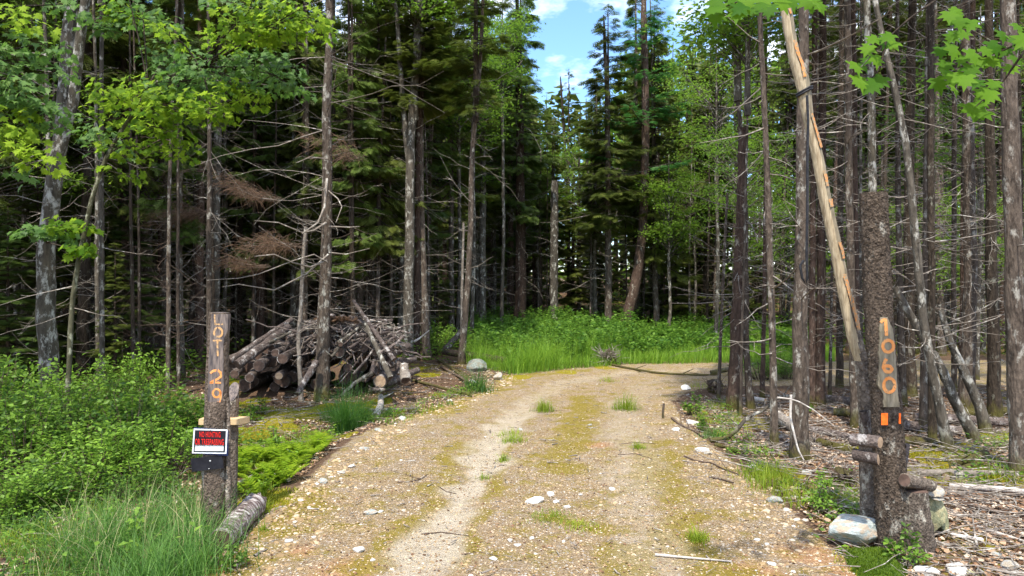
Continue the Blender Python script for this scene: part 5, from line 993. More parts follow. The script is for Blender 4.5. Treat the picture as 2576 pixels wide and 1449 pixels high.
CL = [(560, 185, 9.2, 130, 42, 330, 1), (690, 190, 9.0, 95, 45, 230, 1), (450, 205, 9.4, 110, 45, 240, 1), (640, 150, 9.6, 110, 22, 140, 1), (430, 140, 9.8, 90, 25, 120, 1),
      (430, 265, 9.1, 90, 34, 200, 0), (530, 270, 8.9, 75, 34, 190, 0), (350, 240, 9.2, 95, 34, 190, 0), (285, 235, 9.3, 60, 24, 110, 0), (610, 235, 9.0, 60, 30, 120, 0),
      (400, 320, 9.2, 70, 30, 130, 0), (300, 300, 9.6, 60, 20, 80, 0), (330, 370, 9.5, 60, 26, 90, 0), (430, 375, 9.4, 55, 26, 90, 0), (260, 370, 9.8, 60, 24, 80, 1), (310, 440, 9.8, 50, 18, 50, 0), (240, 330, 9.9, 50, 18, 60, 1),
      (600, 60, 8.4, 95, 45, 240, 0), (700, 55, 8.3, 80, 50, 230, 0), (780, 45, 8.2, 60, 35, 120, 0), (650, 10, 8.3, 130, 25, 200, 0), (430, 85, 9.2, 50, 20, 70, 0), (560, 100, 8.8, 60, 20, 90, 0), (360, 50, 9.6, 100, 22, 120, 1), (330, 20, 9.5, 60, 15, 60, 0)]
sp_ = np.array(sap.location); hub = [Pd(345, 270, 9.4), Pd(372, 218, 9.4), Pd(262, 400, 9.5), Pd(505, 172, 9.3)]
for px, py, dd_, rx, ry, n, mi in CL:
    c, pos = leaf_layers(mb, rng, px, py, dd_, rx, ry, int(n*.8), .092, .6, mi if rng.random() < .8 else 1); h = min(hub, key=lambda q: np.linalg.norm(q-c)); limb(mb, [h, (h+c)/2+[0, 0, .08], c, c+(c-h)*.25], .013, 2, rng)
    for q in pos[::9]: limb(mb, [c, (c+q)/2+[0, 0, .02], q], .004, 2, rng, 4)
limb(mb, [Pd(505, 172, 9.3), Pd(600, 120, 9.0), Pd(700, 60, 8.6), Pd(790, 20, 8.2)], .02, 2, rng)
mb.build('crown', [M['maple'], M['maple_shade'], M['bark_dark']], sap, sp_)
mt_ = find('mottled grey maple trunk with a forked stem, nearest tree on the far left'); mb = MB()
for px, py, dd_, rx, ry, n, mi in [(180, 570, 9.5, 60, 14, 70, 0), (95, 585, 9.6, 60, 12, 50, 1), (205, 630, 9.4, 40, 14, 45, 0), (150, 600, 9.6, 40, 10, 24, 1), (250, 60, 11, 60, 30, 90, 1), (300, 30, 11, 60, 24, 80, 0)]:
    c, pos = leaf_layers(mb, rng, px, py, dd_, rx, ry, n, .115, .35, mi, layers=2); h = Pd(118, 610, 11.4) if py > 300 else Pd(205, 60, 11.3); limb(mb, [h, (h+c)/2, c], .012, 2, rng)
    for q in pos[::5]: limb(mb, [c, q], .003, 2, rng, 4)
mb.build('foliage', [M['maple'], M['maple_shade'], M['bark_dark']], mt_, np.array(mt_.location))
b = np.array([-5.9, 6.9, 0.]); b[2] = float(hgt(b[0], b[1])); om = empty('maple_tree', b); tag(om, 'maple whose bright leafy boughs hang in from beyond the left edge', 'tree'); mb = MB(); trunk_geo(mb, [b, b+[.1, 0, 3], b+[.3, .1, 6], b+[.2, .3, 9]], [.14, .12, .09, .04], rng, 12); mb.build('trunk', M['bark_grey'], om, b)
mb = MB()
for px, py, dd_, rx, ry, n, mi in [(30, 45, 7.6, 90, 30, 120, 0), (110, 110, 7.8, 70, 28, 100, 1), (20, 150, 7.4, 70, 45, 150, 1), (30, 230, 7.3, 75, 40, 170, 1), (25, 300, 7.3, 70, 40, 120, 0), (100, 290, 7.6, 80, 26, 110, 1), (50, 360, 7.2, 75, 40, 150, 0), (90, 405, 7.2, 50, 22, 60, 0), (-80, 200, 7.4, 100, 160, 300, 1), (140, 180, 7.9, 50, 14, 40, 1), (170, 10, 8.2, 60, 20, 60, 1), (10, 430, 7.6, 60, 20, 50, 1)]:
    c, pos = leaf_layers(mb, rng, px, py, dd_, rx, ry, int(n*.65), .095, .5, mi); h = b+np.array([.15, 0, max(2.2, c[2]*.85)]); limb(mb, [h, (h+c)/2+[0, 0, .15], c], .016, 2, rng)
    for q in pos[::8]: limb(mb, [c, q], .003, 2, rng, 4)
mb.build('crown', [M['maple'], M['maple_shade'], M['bark_dark']], om, b)
# near right: big single leaves of an overhanging maple
b = np.array([4.3, 3.1, 0.]); b[2] = float(hgt(b[0], b[1])); om = empty('maple_tree', b); tag(om, 'maple beyond the right edge whose large bright leaves hang closest to the camera', 'tree'); mb = MB(); trunk_geo(mb, [b, b+[0, 0, 3], b+[-.1, .1, 6]], [.10, .09, .05], rng, 12); mb.build('trunk', M['bark_grey'], om, b)
mb = MB()
leaves = [(2225, 40), (2255, 30), (2235, 75), (2272, 62), (2285, 90), (2262, 110)]
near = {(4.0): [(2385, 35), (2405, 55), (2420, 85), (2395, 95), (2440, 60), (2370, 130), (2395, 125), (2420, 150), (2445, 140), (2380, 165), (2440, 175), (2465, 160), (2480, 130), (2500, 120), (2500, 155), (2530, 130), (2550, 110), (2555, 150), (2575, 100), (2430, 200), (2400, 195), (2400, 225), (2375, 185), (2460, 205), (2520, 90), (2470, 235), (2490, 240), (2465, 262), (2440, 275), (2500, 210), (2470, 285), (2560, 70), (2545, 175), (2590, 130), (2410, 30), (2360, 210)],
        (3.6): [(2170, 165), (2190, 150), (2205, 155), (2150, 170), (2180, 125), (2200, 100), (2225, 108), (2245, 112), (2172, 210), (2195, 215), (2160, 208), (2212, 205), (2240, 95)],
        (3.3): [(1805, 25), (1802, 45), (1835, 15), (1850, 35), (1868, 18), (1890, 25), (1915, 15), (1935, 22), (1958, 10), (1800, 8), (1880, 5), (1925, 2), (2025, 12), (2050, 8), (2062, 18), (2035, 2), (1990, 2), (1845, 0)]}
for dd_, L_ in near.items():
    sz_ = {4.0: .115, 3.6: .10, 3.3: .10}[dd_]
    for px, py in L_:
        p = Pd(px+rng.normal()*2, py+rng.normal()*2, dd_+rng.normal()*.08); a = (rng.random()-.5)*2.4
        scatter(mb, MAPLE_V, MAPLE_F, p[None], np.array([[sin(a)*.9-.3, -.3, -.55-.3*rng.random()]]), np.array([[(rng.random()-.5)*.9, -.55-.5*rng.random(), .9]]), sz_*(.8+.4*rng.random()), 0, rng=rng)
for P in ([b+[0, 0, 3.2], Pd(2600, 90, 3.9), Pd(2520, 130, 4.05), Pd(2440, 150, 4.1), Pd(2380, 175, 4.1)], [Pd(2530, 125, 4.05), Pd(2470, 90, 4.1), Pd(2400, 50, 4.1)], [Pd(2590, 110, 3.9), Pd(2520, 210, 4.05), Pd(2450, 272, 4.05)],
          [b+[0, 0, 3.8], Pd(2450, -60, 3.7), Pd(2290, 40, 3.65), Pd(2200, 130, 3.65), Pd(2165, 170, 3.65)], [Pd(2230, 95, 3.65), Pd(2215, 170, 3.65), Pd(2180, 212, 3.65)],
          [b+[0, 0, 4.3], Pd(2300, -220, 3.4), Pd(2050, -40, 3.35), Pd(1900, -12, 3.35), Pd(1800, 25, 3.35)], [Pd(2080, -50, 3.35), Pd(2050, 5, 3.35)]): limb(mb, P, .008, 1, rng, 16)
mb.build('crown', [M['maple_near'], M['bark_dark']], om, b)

# ------------------------------------------------------------------ bushes
def bush_mesh(seed, R, H, nst, nl, size=.068, leaf='shrub'):
    r = np.random.default_rng(seed); mb = MB(); a = r.random(nst)*6.28; u = np.sqrt(r.random(nst)); tip = np.stack([R*u*np.cos(a), R*u*np.sin(a), H*(1-.55*u*u)*(.55+.5*r.random(nst))], 1)
    b0 = tip*np.array([.35, .35, 0]); s = np.linspace(0, 1, 6)[None, :, None]; P = b0[:, None]*(1-s)+tip[:, None]*s+np.array([0, 0, 1.])*(s*(1-s))*.25*H; P += (r.random(P.shape)-.5)*.04*s
    tubes(mb, P, np.linspace(.007, .002, 6)[None]*np.ones((nst, 1)), 3, 1, rng=r)
    m = nst*nl; i = np.repeat(np.arange(nst), nl); t = 1-.75*r.random(m)**1.6; si = t*5; i0 = np.floor(si).astype(int).clip(0, 4); fr = (si-i0)[:, None]; q = P[i, i0]*(1-fr)+P[i, i0+1]*fr
    off = r.normal(size=(m, 3))*.07*(1.6-t)[:, None]*(R/.7); X = unit(unit(off*np.array([1, 1, .4]))+np.array([0, 0, .15])+(r.random((m, 3))-.5)*.8); Z = unit(np.array([0, 0, 1.])+(r.random((m, 3))-.5)*1.5)
    scatter(mb, LEAF_V, LEAF_F, q+off, X, Z, size*(.6+.8*r.random(m)), 0, rng=r)
    o = mb.build('foliage', [M[leaf], M['twig_brown']]); me = o.data; bpy.data.objects.remove(o); return me
BM = [bush_mesh(61, .8, 1.25, 66, 46, .072), bush_mesh(62, .7, 1.2, 52, 46, .055), bush_mesh(63, .9, 1.05, 76, 38, .062)]
BS = bush_mesh(64, .17, .34, 16, 16, .055)
def bush(px, py, d, sc, label, k, hs=1., grp=None, me=None, name='bush'):
    g = G(px, py) if d is None else np.array([(px-CX)/F*d, d, float(hgt((px-CX)/F*d, d))])
    o = bpy.data.objects.new(name, me or BM[k % 3]); S.collection.objects.link(o); o.location = g; o.rotation_euler = (0, 0, px*1.3); o.scale = (sc, sc, sc*hs); return tag(o, label, 'bush', grp)
bl = 'green bushes in the thicket left of the lettered post'
for i, (px, d, sc, hs, lb) in enumerate([(60, 7.6, .85, .85, 'bush at the left edge, its leaves reaching the frame side'), (170, 8.4, 1.0, 1.0, 'tallest bright bush of the thicket, in front of the mottled maple'), (255, 7.3, .85, .8, 'bush low in the front middle of the thicket'),
        (330, 8.2, .95, .85, 'rounded bush in the middle of the thicket'), (410, 7.6, .8, .8, 'bush closest to the lettered post, lit along its top'), (90, 9.8, 1.1, 1.0, 'bush at the back of the thicket under the mottled maple'),
        (455, 9.0, .8, .75, 'bush behind the lettered post toward the mossy ground'), (320, 11.5, .95, 1.15, 'lone upright bush in front of the stout flared spruce'), (-40, 8.6, 1.1, 1.1, 'bush mostly cut off by the left edge'), (10, 6.2, .6, .75, 'small bush in the lower left corner'),
        (385, 10.0, .9, .7, 'low bush between the thicket and the flared spruce'), (240, 10.4, .9, .9, 'bush behind the rounded one, under the leaning maple'), (130, 6.6, .6, .6, 'low dark bush at the front left of the thicket'), (350, 6.8, .6, .6, 'small bush above the long grass')]):
    bush(px, 0, d, sc, lb, i, hs, bl)
for i, (px, py, L_) in enumerate([(60, 1180, .7), (140, 1230, .5), (250, 1210, .6), (30, 1290, .8), (330, 1190, .5), (420, 1170, .55), (190, 1160, .9), (460, 1140, .5)]):
    g = G(px, py); rg = np.random.default_rng(i+70); mb = MB(); n = 9; D = dirs(rg, n, 1.0, 1.2); s_ = np.linspace(0, 1, 7)[None, :, None]; Ln = L_*(.5+.6*rg.random(n)); tubes(mb, g+Ln[:, None, None]*(D[:, None]*s_+(rg.random((n, 7, 3))-.5)*.12*s_-np.array([0, 0, .25])*s_**2), np.linspace(.006, .002, 7)[None]*np.ones((n, 1)), 4, 0, rng=rg)
    tag(mb.build('dead_shrub', M['twig'], None, g), 'bare grey dead shrub at the '+['left foot of the thicket', 'front of the thicket, left', 'front middle of the thicket', 'lower left corner', 'front of the thicket near the long grass', 'thicket foot close to the lettered post', 'middle of the thicket, tallest', 'thicket edge right beside the lettered post'][i], 'shrub')
for px, py, sc, lb in [(630, 1065, .9, 'small leafy plant behind the fresh board'), (690, 1130, .8, 'small leafy plant above the ferns'), (655, 1045, .8, 'small leafy plant on the yellow moss'), (1747, 1045, .95, 'young green plant beside the wooden stake on the right verge'), (2065, 1290, .7, 'bright leafy seedling left of the number post'),
               (2283, 1425, .75, 'seedling growing from the moss right under the number post'), (2068, 1230, .5, 'thin seedling near the root tangle'), (1765, 1085, .6, 'small plant on the stones at the right road edge'), (2030, 1040, .6, 'little plant at the foot of the narrow mossy trunk'), (590, 1430, .5, 'sprig of leaves in the gravel below the birch log'), (340, 1420, 1.0, 'broad-leaved weed in the long grass')]:
    bush(px, py, None, sc, lb, 0, 1., 'small leafy plants on the verges', BS, 'seedling')
for px, d, sc, hs, lb in [(1100, 20.5, 1.0, .95, 'round bright shrub behind the tree trio'), (1915, 15.2, .7, .7, 'fern-green bush behind the thin red-brown trunk'), (1960, 16.2, .8, .7, 'bush left of the big grey-brown trunk, across the road bend'), (1985, 15.4, .6, .6, 'small bush by the road bend'), (1935, 21.5, .9, .9, 'bush on the far side of the road bend')]:
    bush(px, 0, d, sc, lb, 1, hs)

# ------------------------------------------------------------------ grass, weeds, ferns, moss
def grass(mb, pos, Ln, r, wd=.004, bend=.6, mi=0, lean=None, Sg=6):
    n = len(pos); a = r.random(n)*6.28; D = np.stack([np.cos(a), np.sin(a), 0*a], 1)
    if lean is not None: D = unit(D+np.asarray(lean))
    s = np.linspace(0, 1, Sg)[None, :, None]; Ln = np.broadcast_to(Ln, (n,))*(.5+.7*r.random(n)); bd = (bend*(.2+1.1*r.random(n)))[:, None, None]
    P = pos[:, None]+Ln[:, None, None]*(np.array([0, 0, 1.])*(s-.45*bd*s**2.6)+D[:, None]*bd*(.35*s+.65*s**2)); W = np.linspace(1, .12, Sg)[None]*(wd*(.6+.8*r.random(n)))[:, None]
    ribbons(mb, P, W, np.stack([-D[:, 1], D[:, 0], .3*(r.random(n)-.5)], 1)+(r.random((n, 3))-.5)*.5, mi, rng=r)
r = np.random.default_rng(900); mb = MB()
for cpx, cpy, n, L_, sp in [(300, 1400, 340, .52, .26), (400, 1370, 300, .50, .24), (230, 1430, 260, .5, .25), (470, 1400, 260, .46, .22), (340, 1460, 320, .5, .3), (440, 1320, 150, .5, .25), (500, 1440, 260, .4, .2), (150, 1455, 70, .35, .3), (380, 1500, 400, .45, .3), (520, 1350, 140, .5, .12)]:
    c = G(cpx, cpy); p = c[:2]+r.normal(size=(n, 2))*sp*.6; p = np.column_stack([p, hgt(p[:, 0], p[:, 1])]); grass(mb, p, L_, r, .0036, .85, 0, Sg=8)
n = 1500; p = in_poly(n, [(0, 1449), (0, 1290), (300, 1240), (500, 1200), (505, 1449)], r); grass(mb, p, .26, r, .003, .8, 0)
n = 260; p = in_poly(n, [(60, 1449), (160, 1330), (505, 1300), (520, 1449)], r); grass(mb, p, .6, r, .0024, .8, 1, Sg=8)
n = 240; p = in_poly(n, [(0, 1449), (0, 1300), (300, 1260), (505, 1280), (510, 1449)], r); p[:, 2] += .05+.3*r.random(n); scatter(mb, LEAF_V, LEAF_F, p, dirs(r, n, .2, .8), unit(np.array([0, 0, 1.])+(r.random((n, 3))-.5)*1.2), .05*(.5+r.random(n)), 2, rng=r)
tag(mb.build('grass', [M['grass'], M['drygrass'], M['shrub']]), 'long arching green grass in the lower left corner before the lettered post', 'grass', kind='stuff')
mb = MB(); p = in_poly(22000, [(1175, 925), (1290, 945), (1440, 928), (1560, 920), (1560, 880), (1400, 868), (1180, 868)], r); grass(mb, p, .25+.75*sm(.3, .65, fbm(p[:, 0]*1.3, p[:, 1]*1.3)), r, .005, .75, 0, Sg=4)
p = in_poly(9000, [(1500, 919), (1840, 914), (2100, 912), (2100, 890), (1500, 890)], r); grass(mb, p, .42, r, .007, .6, 0, Sg=4)
tag(mb.build('tall_grass', M['grass_m']), 'bright tall grass growing along the far edge of the road bend', 'grass', kind='stuff')
mb = MB(); n = 3000; p = in_poly(n, [(1165, 905), (1300, 928), (1560, 908), (1840, 902), (2050, 898), (2050, 862), (1700, 848), (1180, 848)], r); Hs = (.38+.66*r.random(n))*(.55+.9*fbm(p[:, 0]*1.1, p[:, 1]*1.1))*np.where(CX+p[:, 0]/p[:, 1]*F > 1600, .72, 1.)
dd_ = dirs(r, n, 0, 0); s = np.linspace(0, 1, 4)[None, :, None]; P = p[:, None]+Hs[:, None, None]*(np.array([0, 0, 1.])*s+dd_[:, None]*.18*s**2); tubes(mb, P, np.linspace(.006, .003, 4)[None]*np.ones((n, 1)), 3, 1, rng=r)
k_ = 24; i = np.repeat(np.arange(n), k_); t = .15+.87*r.random(n*k_)**.7; q = p[i]+Hs[i, None]*(np.array([0, 0, 1.])*t[:, None]+dd_[i]*.18*t[:, None]**2)+r.normal(size=(n*k_, 3))*.02
scatter(mb, LEAF_V, LEAF_F, q, dirs(r, n*k_, .25, .8), unit(np.array([0, 0, 1.])+(r.random((n*k_, 3))-.5)*1.2), .11*(.6+.7*r.random(n*k_)), 0, rng=r)
tag(mb.build('weeds', [M['weed'], M['grass']]), 'dense waist-high leafy green weeds between road bend and treeline', 'weeds', kind='stuff')
def tuft(px, py, L_, n, label, sp=.05, mt='grass_y', wd=.004, grp=None):
    c = G(px, py); p = c[:2]+r.normal(size=(n, 2))*sp; p = np.column_stack([p, hgt(p[:, 0], p[:, 1])]); mb = MB(); q_ = np.exp(-(np.hypot(p[:, 0]-c[0], p[:, 1]-c[1])/(1.1*sp))**2*.5); grass(mb, p, L_*(.25+.85*q_), r, wd*.8, .9)
    return tag(mb.build('grass_tuft', M[mt], None, c), label, 'grass tuft', grp)
tuft(868, 1090, 1.0, 420, 'tall green tuft at the left road edge, below the spruce with the stripped bark', .09, 'grass', .005); tuft(905, 1075, .85, 320, 'tuft just right of the tall one at the left road edge', .10, 'grass', .005); tuft(840, 1060, .6, 260, 'softer tuft on the moss behind the tall road-edge tuft', .12, 'grass'); tuft(975, 1050, .3, 160, 'small tuft near the white stone at the left road edge', .1, 'grass')
tuft(1200, 985, .6, 300, 'mid green tuft in front of the big pale-topped boulder', .16, 'grass', .006); tuft(1370, 1035, .32, 240, 'yellow-green tuft in the middle of the road where it starts to bend', .09); tuft(1575, 1030, .36, 260, 'yellow-green tuft on the right half of the road near the bend', .13)
tuft(1290, 1110, .16, 200, 'long strip of short grass beside the left wheel track', .09); tuft(1283, 1095, .13, 120, 'short grass at the upper end of the strip by the wheel track', .12); tuft(1264, 1160, .14, 80, 'single sparse tuft below the grass strip by the wheel track', .04); tuft(1218, 1205, .10, 60, 'tiny tuft in the left wheel track', .04)
tuft(1607, 1128, .14, 110, 'small yellow tuft right of the road centre', .05); tuft(1385, 1305, .07, 260, 'low mossy tuft in the road centre foreground', .12); tuft(1460, 1325, .06, 220, 'low mossy patch right of the centre foreground tuft', .10); tuft(1755, 1360, .14, 160, 'spiky tuft on the right side of the road foreground', .05); tuft(664, 1335, .11, 40, 'few blades beside the birch log', .02)
tuft(1960, 1225, .26, 420, 'bright lime grass clump on the right verge below the arching branch', .17, 'grass_y', .004); tuft(1920, 1200, .24, 300, 'left part of the lime grass on the right verge', .15); tuft(2010, 1260, .2, 260, 'lime grass running down toward the boulder', .15); tuft(1797, 1100, .22, 220, 'green tuft among the stones on the right verge', .10, 'grass'); tuft(2160, 1300, .22, 120, 'green tuft behind the large boulder', .07, 'grass')
tuft(1530, 960, .2, 80, 'faint tuft on the far road surface', .12); tuft(1765, 975, .2, 120, 'grass fringe at the inner corner of the bend', .2); tuft(770, 1100, .22, 150, 'grass on the left bank above the ferns', .15, 'grass_y'); tuft(720, 1185, .22, 260, 'yellow-green grass growing through the ferns', .16); tuft(640, 1290, .2, 200, 'soft grass between the lettered post and the ferns', .09, 'grass_y')
# ferns
mb = MB(); n = 62; p = in_poly(n, [(585, 1215), (595, 1150), (690, 1105), (830, 1110), (800, 1150), (740, 1200), (650, 1235)], r)
fr = 7; i = np.repeat(np.arange(n), fr); a = r.random(n*fr)*6.28; D = np.stack([np.cos(a), np.sin(a), 0*a], 1); L_ = .09+.19*r.random(n*fr)**1.3; Sg = 12; s = np.linspace(0, 1, Sg)[None, :, None]
P = p[i][:, None]+L_[:, None, None]*(D[:, None]*(s*(.6+.4*r.random(n*fr))[:, None, None])+np.array([0, 0, 1.])*(1.35*s-.6*s**2)); tubes(mb, P, np.full((n*fr, Sg), .0012), 3, 0, rng=r)
for sd in (-1, 1):
    T_ = unit(np.gradient(P, axis=1)); side = unit(np.cross(T_, [0, 0, 1.]))*sd; w_ = (np.sin(np.linspace(.12, 1, Sg)*pi*.95)*.38)[None, :, None]; X = unit(side+T_*.35); sc = (L_[:, None]*w_[..., 0]).ravel()
    scatter(mb, [(0, -.16, 0), (1, 0, -.12), (.5, .2, 0), (0, .16, 0)], [(0, 1, 2, 3)], P.reshape(-1, 3), X.reshape(-1, 3), np.tile([[0, 0, 1.]], (len(sc), 1))+(r.random((len(sc), 3))-.5)*.5, sc, 0, rng=r)
tag(mb.build('ferns', M['fern']), 'bed of lime green ferns between the lettered post and the road', 'ferns', kind='stuff')
mb = MB(); c = G(598, 985)+[0, 0, .30]; a = np.linspace(0, 2*pi, 8)[:-1]
for k_ in a:
    for u in (.25, .5, .75, 1.): scatter(mb, LEAF_V, LEAF_F, (c+np.array([cos(k_), sin(k_), -.1])*.16*u)[None], np.array([[cos(k_+.4), sin(k_+.4), -.1]]), np.array([[0, -.2, 1.]]), .13, 0, rng=r)
tubes(mb, np.array([[c-[0, 0, .36], c-[0, 0, .15], c]]), np.array([[.004, .004, .003]]), 4, 0); tag(mb.build('fern_plant', M['weed'], None, c-[0, 0, .34]), 'dark green umbrella-like fern left of the short post, before the log pile', 'fern')
mb = MB()
for P_, n in (([(590, 1180), (600, 1090), (760, 1075), (880, 1075), (820, 1110), (730, 1180), (660, 1240)], 1200), ([(440, 1000), (600, 960), (620, 1100), (520, 1180)], 700), ([(900, 1060), (1200, 965), (1240, 975), (1000, 1075)], 500), ([(1720, 1030), (1830, 1010), (2000, 1230), (1900, 1200)], 600), ([(0, 1449), (0, 1260), (300, 1230), (250, 1449)], 900), ([(2060, 1200), (2160, 1200), (2160, 1380), (2080, 1370)], 250), ([(2420, 1120), (2700, 1100), (2800, 1250), (2350, 1210)], 500)):
    c_ = in_poly(n//14+2, P_, r); i = np.repeat(np.arange(len(c_)), 26); p = c_[i]+r.normal(size=(len(i), 3))*np.array([.07, .07, 0]); p[:, 2] += (.02+.16*r.random(len(c_)))[i]*r.random(len(i))+.01
    scatter(mb, LEAF_V, LEAF_F, p, dirs(r, len(p), .15, .8), unit(np.array([0, 0, 1.])+(r.random((len(p), 3))-.5)*1.1), .045*(.5+.9*r.random(len(p))), 0, rng=r); grass(mb, in_poly(n, P_, r, lambda x, y: sm(.42, .55, fbm(x*3, y*3))), .16, r, .003, .8, 1)
tag(mb.build('ground_cover', [M['shrub'], M['grass_y']]), 'low mixed green plants and wisps of grass over the verges', 'ground cover', kind='stuff')
# moss tufts standing on the moss patches, and the green cushion by the number post
mb = MB()
for (cx_, cy_), rd in _mp:
    n = int(9000*min(rd, .6)**2+200); q = np.array([cx_, cy_])+(r.random((n, 2))*2-1)*rd*.95; k_ = (np.hypot(q[:, 0]-cx_, q[:, 1]-cy_) < rd*(.55+.5*vnoise(q[:, 0]*4, q[:, 1]*4))) & (roadsd(q[:, 0], q[:, 1]) > -.1); q = q[k_]
    grass(mb, np.column_stack([q, hgt(q[:, 0], q[:, 1])-.005]), .032, r, .005, .5, 0, Sg=3)
tag(mb.build('moss', M['mossf']), 'yellow-green moss cushions on the forest floor', 'moss', kind='stuff')
mb = MB(); P_ = [(2105, 1372), (2150, 1395), (2240, 1402), (2285, 1440), (2290, 1500), (2180, 1480), (2130, 1420)]; W_ = poly_world(P_); p = in_poly(9000, P_, r); e_ = sm(0, .10, segdist(W_, p[:, 0], p[:, 1])); p[:, 2] += .07*e_
gx = np.linspace(W_[:, 0].min(), W_[:, 0].max(), 60); gy = np.linspace(W_[:, 1].min(), W_[:, 1].max(), 60); XX, YY = np.meshgrid(gx, gy); ins = inside(W_, XX, YY); hh = hgt(XX, YY)+np.where(ins, .07*sm(0, .10, segdist(W_, XX, YY)), -.03)+.01*vnoise(XX*40, YY*40)
i, j = np.meshgrid(np.arange(59), np.arange(59), indexing='ij'); q = (i*60+j).ravel(); mb.add(np.stack([XX, YY, hh], -1).reshape(-1, 3), np.stack([q, q+1, q+61, q+60], 1), 0); grass(mb, p, .022, r, .003, .6, 0, Sg=3)
tag(mb.build('moss_cushion', M['mossg']), 'vivid green moss cushion in front of the boulder by the number post', 'moss', kind='stuff')

# ------------------------------------------------------------------ gravel, litter, twigs
import itertools
t_ = (1+5**.5)/2; IV = unit(np.array([(-1, t_, 0), (1, t_, 0), (-1, -t_, 0), (1, -t_, 0), (0, -1, t_), (0, 1, t_), (0, -1, -t_), (0, 1, -t_), (t_, 0, -1), (t_, 0, 1), (-t_, 0, -1), (-t_, 0, 1)]))*np.array([1, .75, .42])
IF = [(0, 11, 5), (0, 5, 1), (0, 1, 7), (0, 7, 10), (0, 10, 11), (1, 5, 9), (5, 11, 4), (11, 10, 2), (10, 7, 6), (7, 1, 8), (3, 9, 4), (3, 4, 2), (3, 2, 6), (3, 6, 8), (3, 8, 9), (4, 9, 5), (2, 4, 11), (6, 2, 10), (8, 6, 7), (9, 8, 1)]
def stones(mb, p, sz, r, rv=None):
    n = len(p); V = IV[None]*(1+.35*(r.random((n, 12, 1))-.5)); th = r.random(n)*6.28; c, s_ = np.cos(th), np.sin(th); X = V[..., 0]*c[:, None]-V[..., 1]*s_[:, None]; Y = V[..., 0]*s_[:, None]+V[..., 1]*c[:, None]
    V = np.stack([X, Y, V[..., 2]+(r.random((n, 1))-.5)*.3*X], -1)*np.asarray(sz)[:, None, None]+p[:, None]; Fc = (np.array(IF)[None]+(np.arange(n)*12)[:, None, None]).reshape(-1, 3); mb.add(V.reshape(-1, 3), Fc, 0, np.repeat(r.random(n) if rv is None else rv, 12))
mb = MB(); rp_ = [(300, 1640), (500, 1449), (655, 1300), (800, 1180), (1000, 1050), (1235, 962), (1400, 930), (1800, 916), (2300, 912), (2300, 968), (1800, 970), (1700, 1010), (1790, 1120), (1990, 1285), (2170, 1449), (2500, 1640)]
near_d = lambda x, y: np.clip(1.4-y/8, .12, 1)
p = in_poly(52000, rp_, r, near_d); stones(mb, p, .003+.010*r.random(len(p))**3.2, r, r.random(len(p))**1.5*.93)
p = in_poly(5000, rp_, r, lambda x, y: np.clip(1.2-y/16, .2, 1)*np.clip(1+1.1*roadsd(x, y), .08, 1)); stones(mb, p, .006+.022*r.random(len(p))**3.4, r, .1+.9*r.random(len(p))**2)
for pl in ([(560, 1449), (700, 1270), (830, 1160), (1000, 1055), (1240, 965), (1260, 985), (1060, 1060), (900, 1160), (800, 1280), (700, 1449)], [(1700, 1000), (1820, 1000), (1880, 1120), (2060, 1280), (2200, 1449), (2050, 1449), (1900, 1250), (1760, 1110)], [(1230, 930), (1290, 940), (1290, 970), (1200, 980)]):
    p = in_poly(800, pl, r); stones(mb, p, .008+.035*r.random(len(p))**3.5, r, .1+.9*r.random(len(p))**2.2)
tag(mb.build('gravel', M['gravel'], smooth=False), 'loose gravel and small stones strewn over the dirt road', 'gravel', kind='stuff')
mb = MB(); LV = [(-.5, -.3, .1), (.1, -.45, -.05), (.6, 0, .12), (.1, .42, 0), (-.5, .28, -.08)]; LF = [(0, 1, 2, 3, 4)]
lp = [[(1760, 1000), (2700, 960), (2900, 1640), (2350, 1640), (2000, 1270), (1830, 1120)], [(0, 1250), (560, 1180), (580, 1400), (0, 1600)], [(560, 1150), (600, 1010), (1200, 900), (1260, 970), (1000, 1060), (860, 1110), (760, 1200)], [(-100, 1180), (0, 960), (560, 930), (560, 1180)]]
for P_, n in zip(lp, (30000, 5000, 9000, 9000)):
    p = in_poly(n, P_, r, lambda x, y: np.clip(1.3-y/14, .15, 1)*(mossf(x, y) < .35)); p[:, 2] += .008+.02*r.random(len(p)); scatter(mb, LV, LF, p, dirs(r, len(p), 0, .6), unit(np.array([0, 0, 1.])+(r.random((len(p), 3))-.5)*1.3), .012+.035*r.random(len(p))**1.5, 0, rng=r)
p = in_poly(5000, rp_, r, near_d); p[:, 2] += .006; scatter(mb, LV, LF, p, dirs(r, len(p), 0, .5), unit(np.array([0, 0, 1.])+(r.random((len(p), 3))-.5)*.9), .008+.018*r.random(len(p))**2, 0, rng=r, r=.6*r.random(len(p)))
tag(mb.build('leaf_litter', M['litter']), 'dry brown leaves and needles covering the forest floor', 'leaf litter', kind='stuff')
mb = MB()
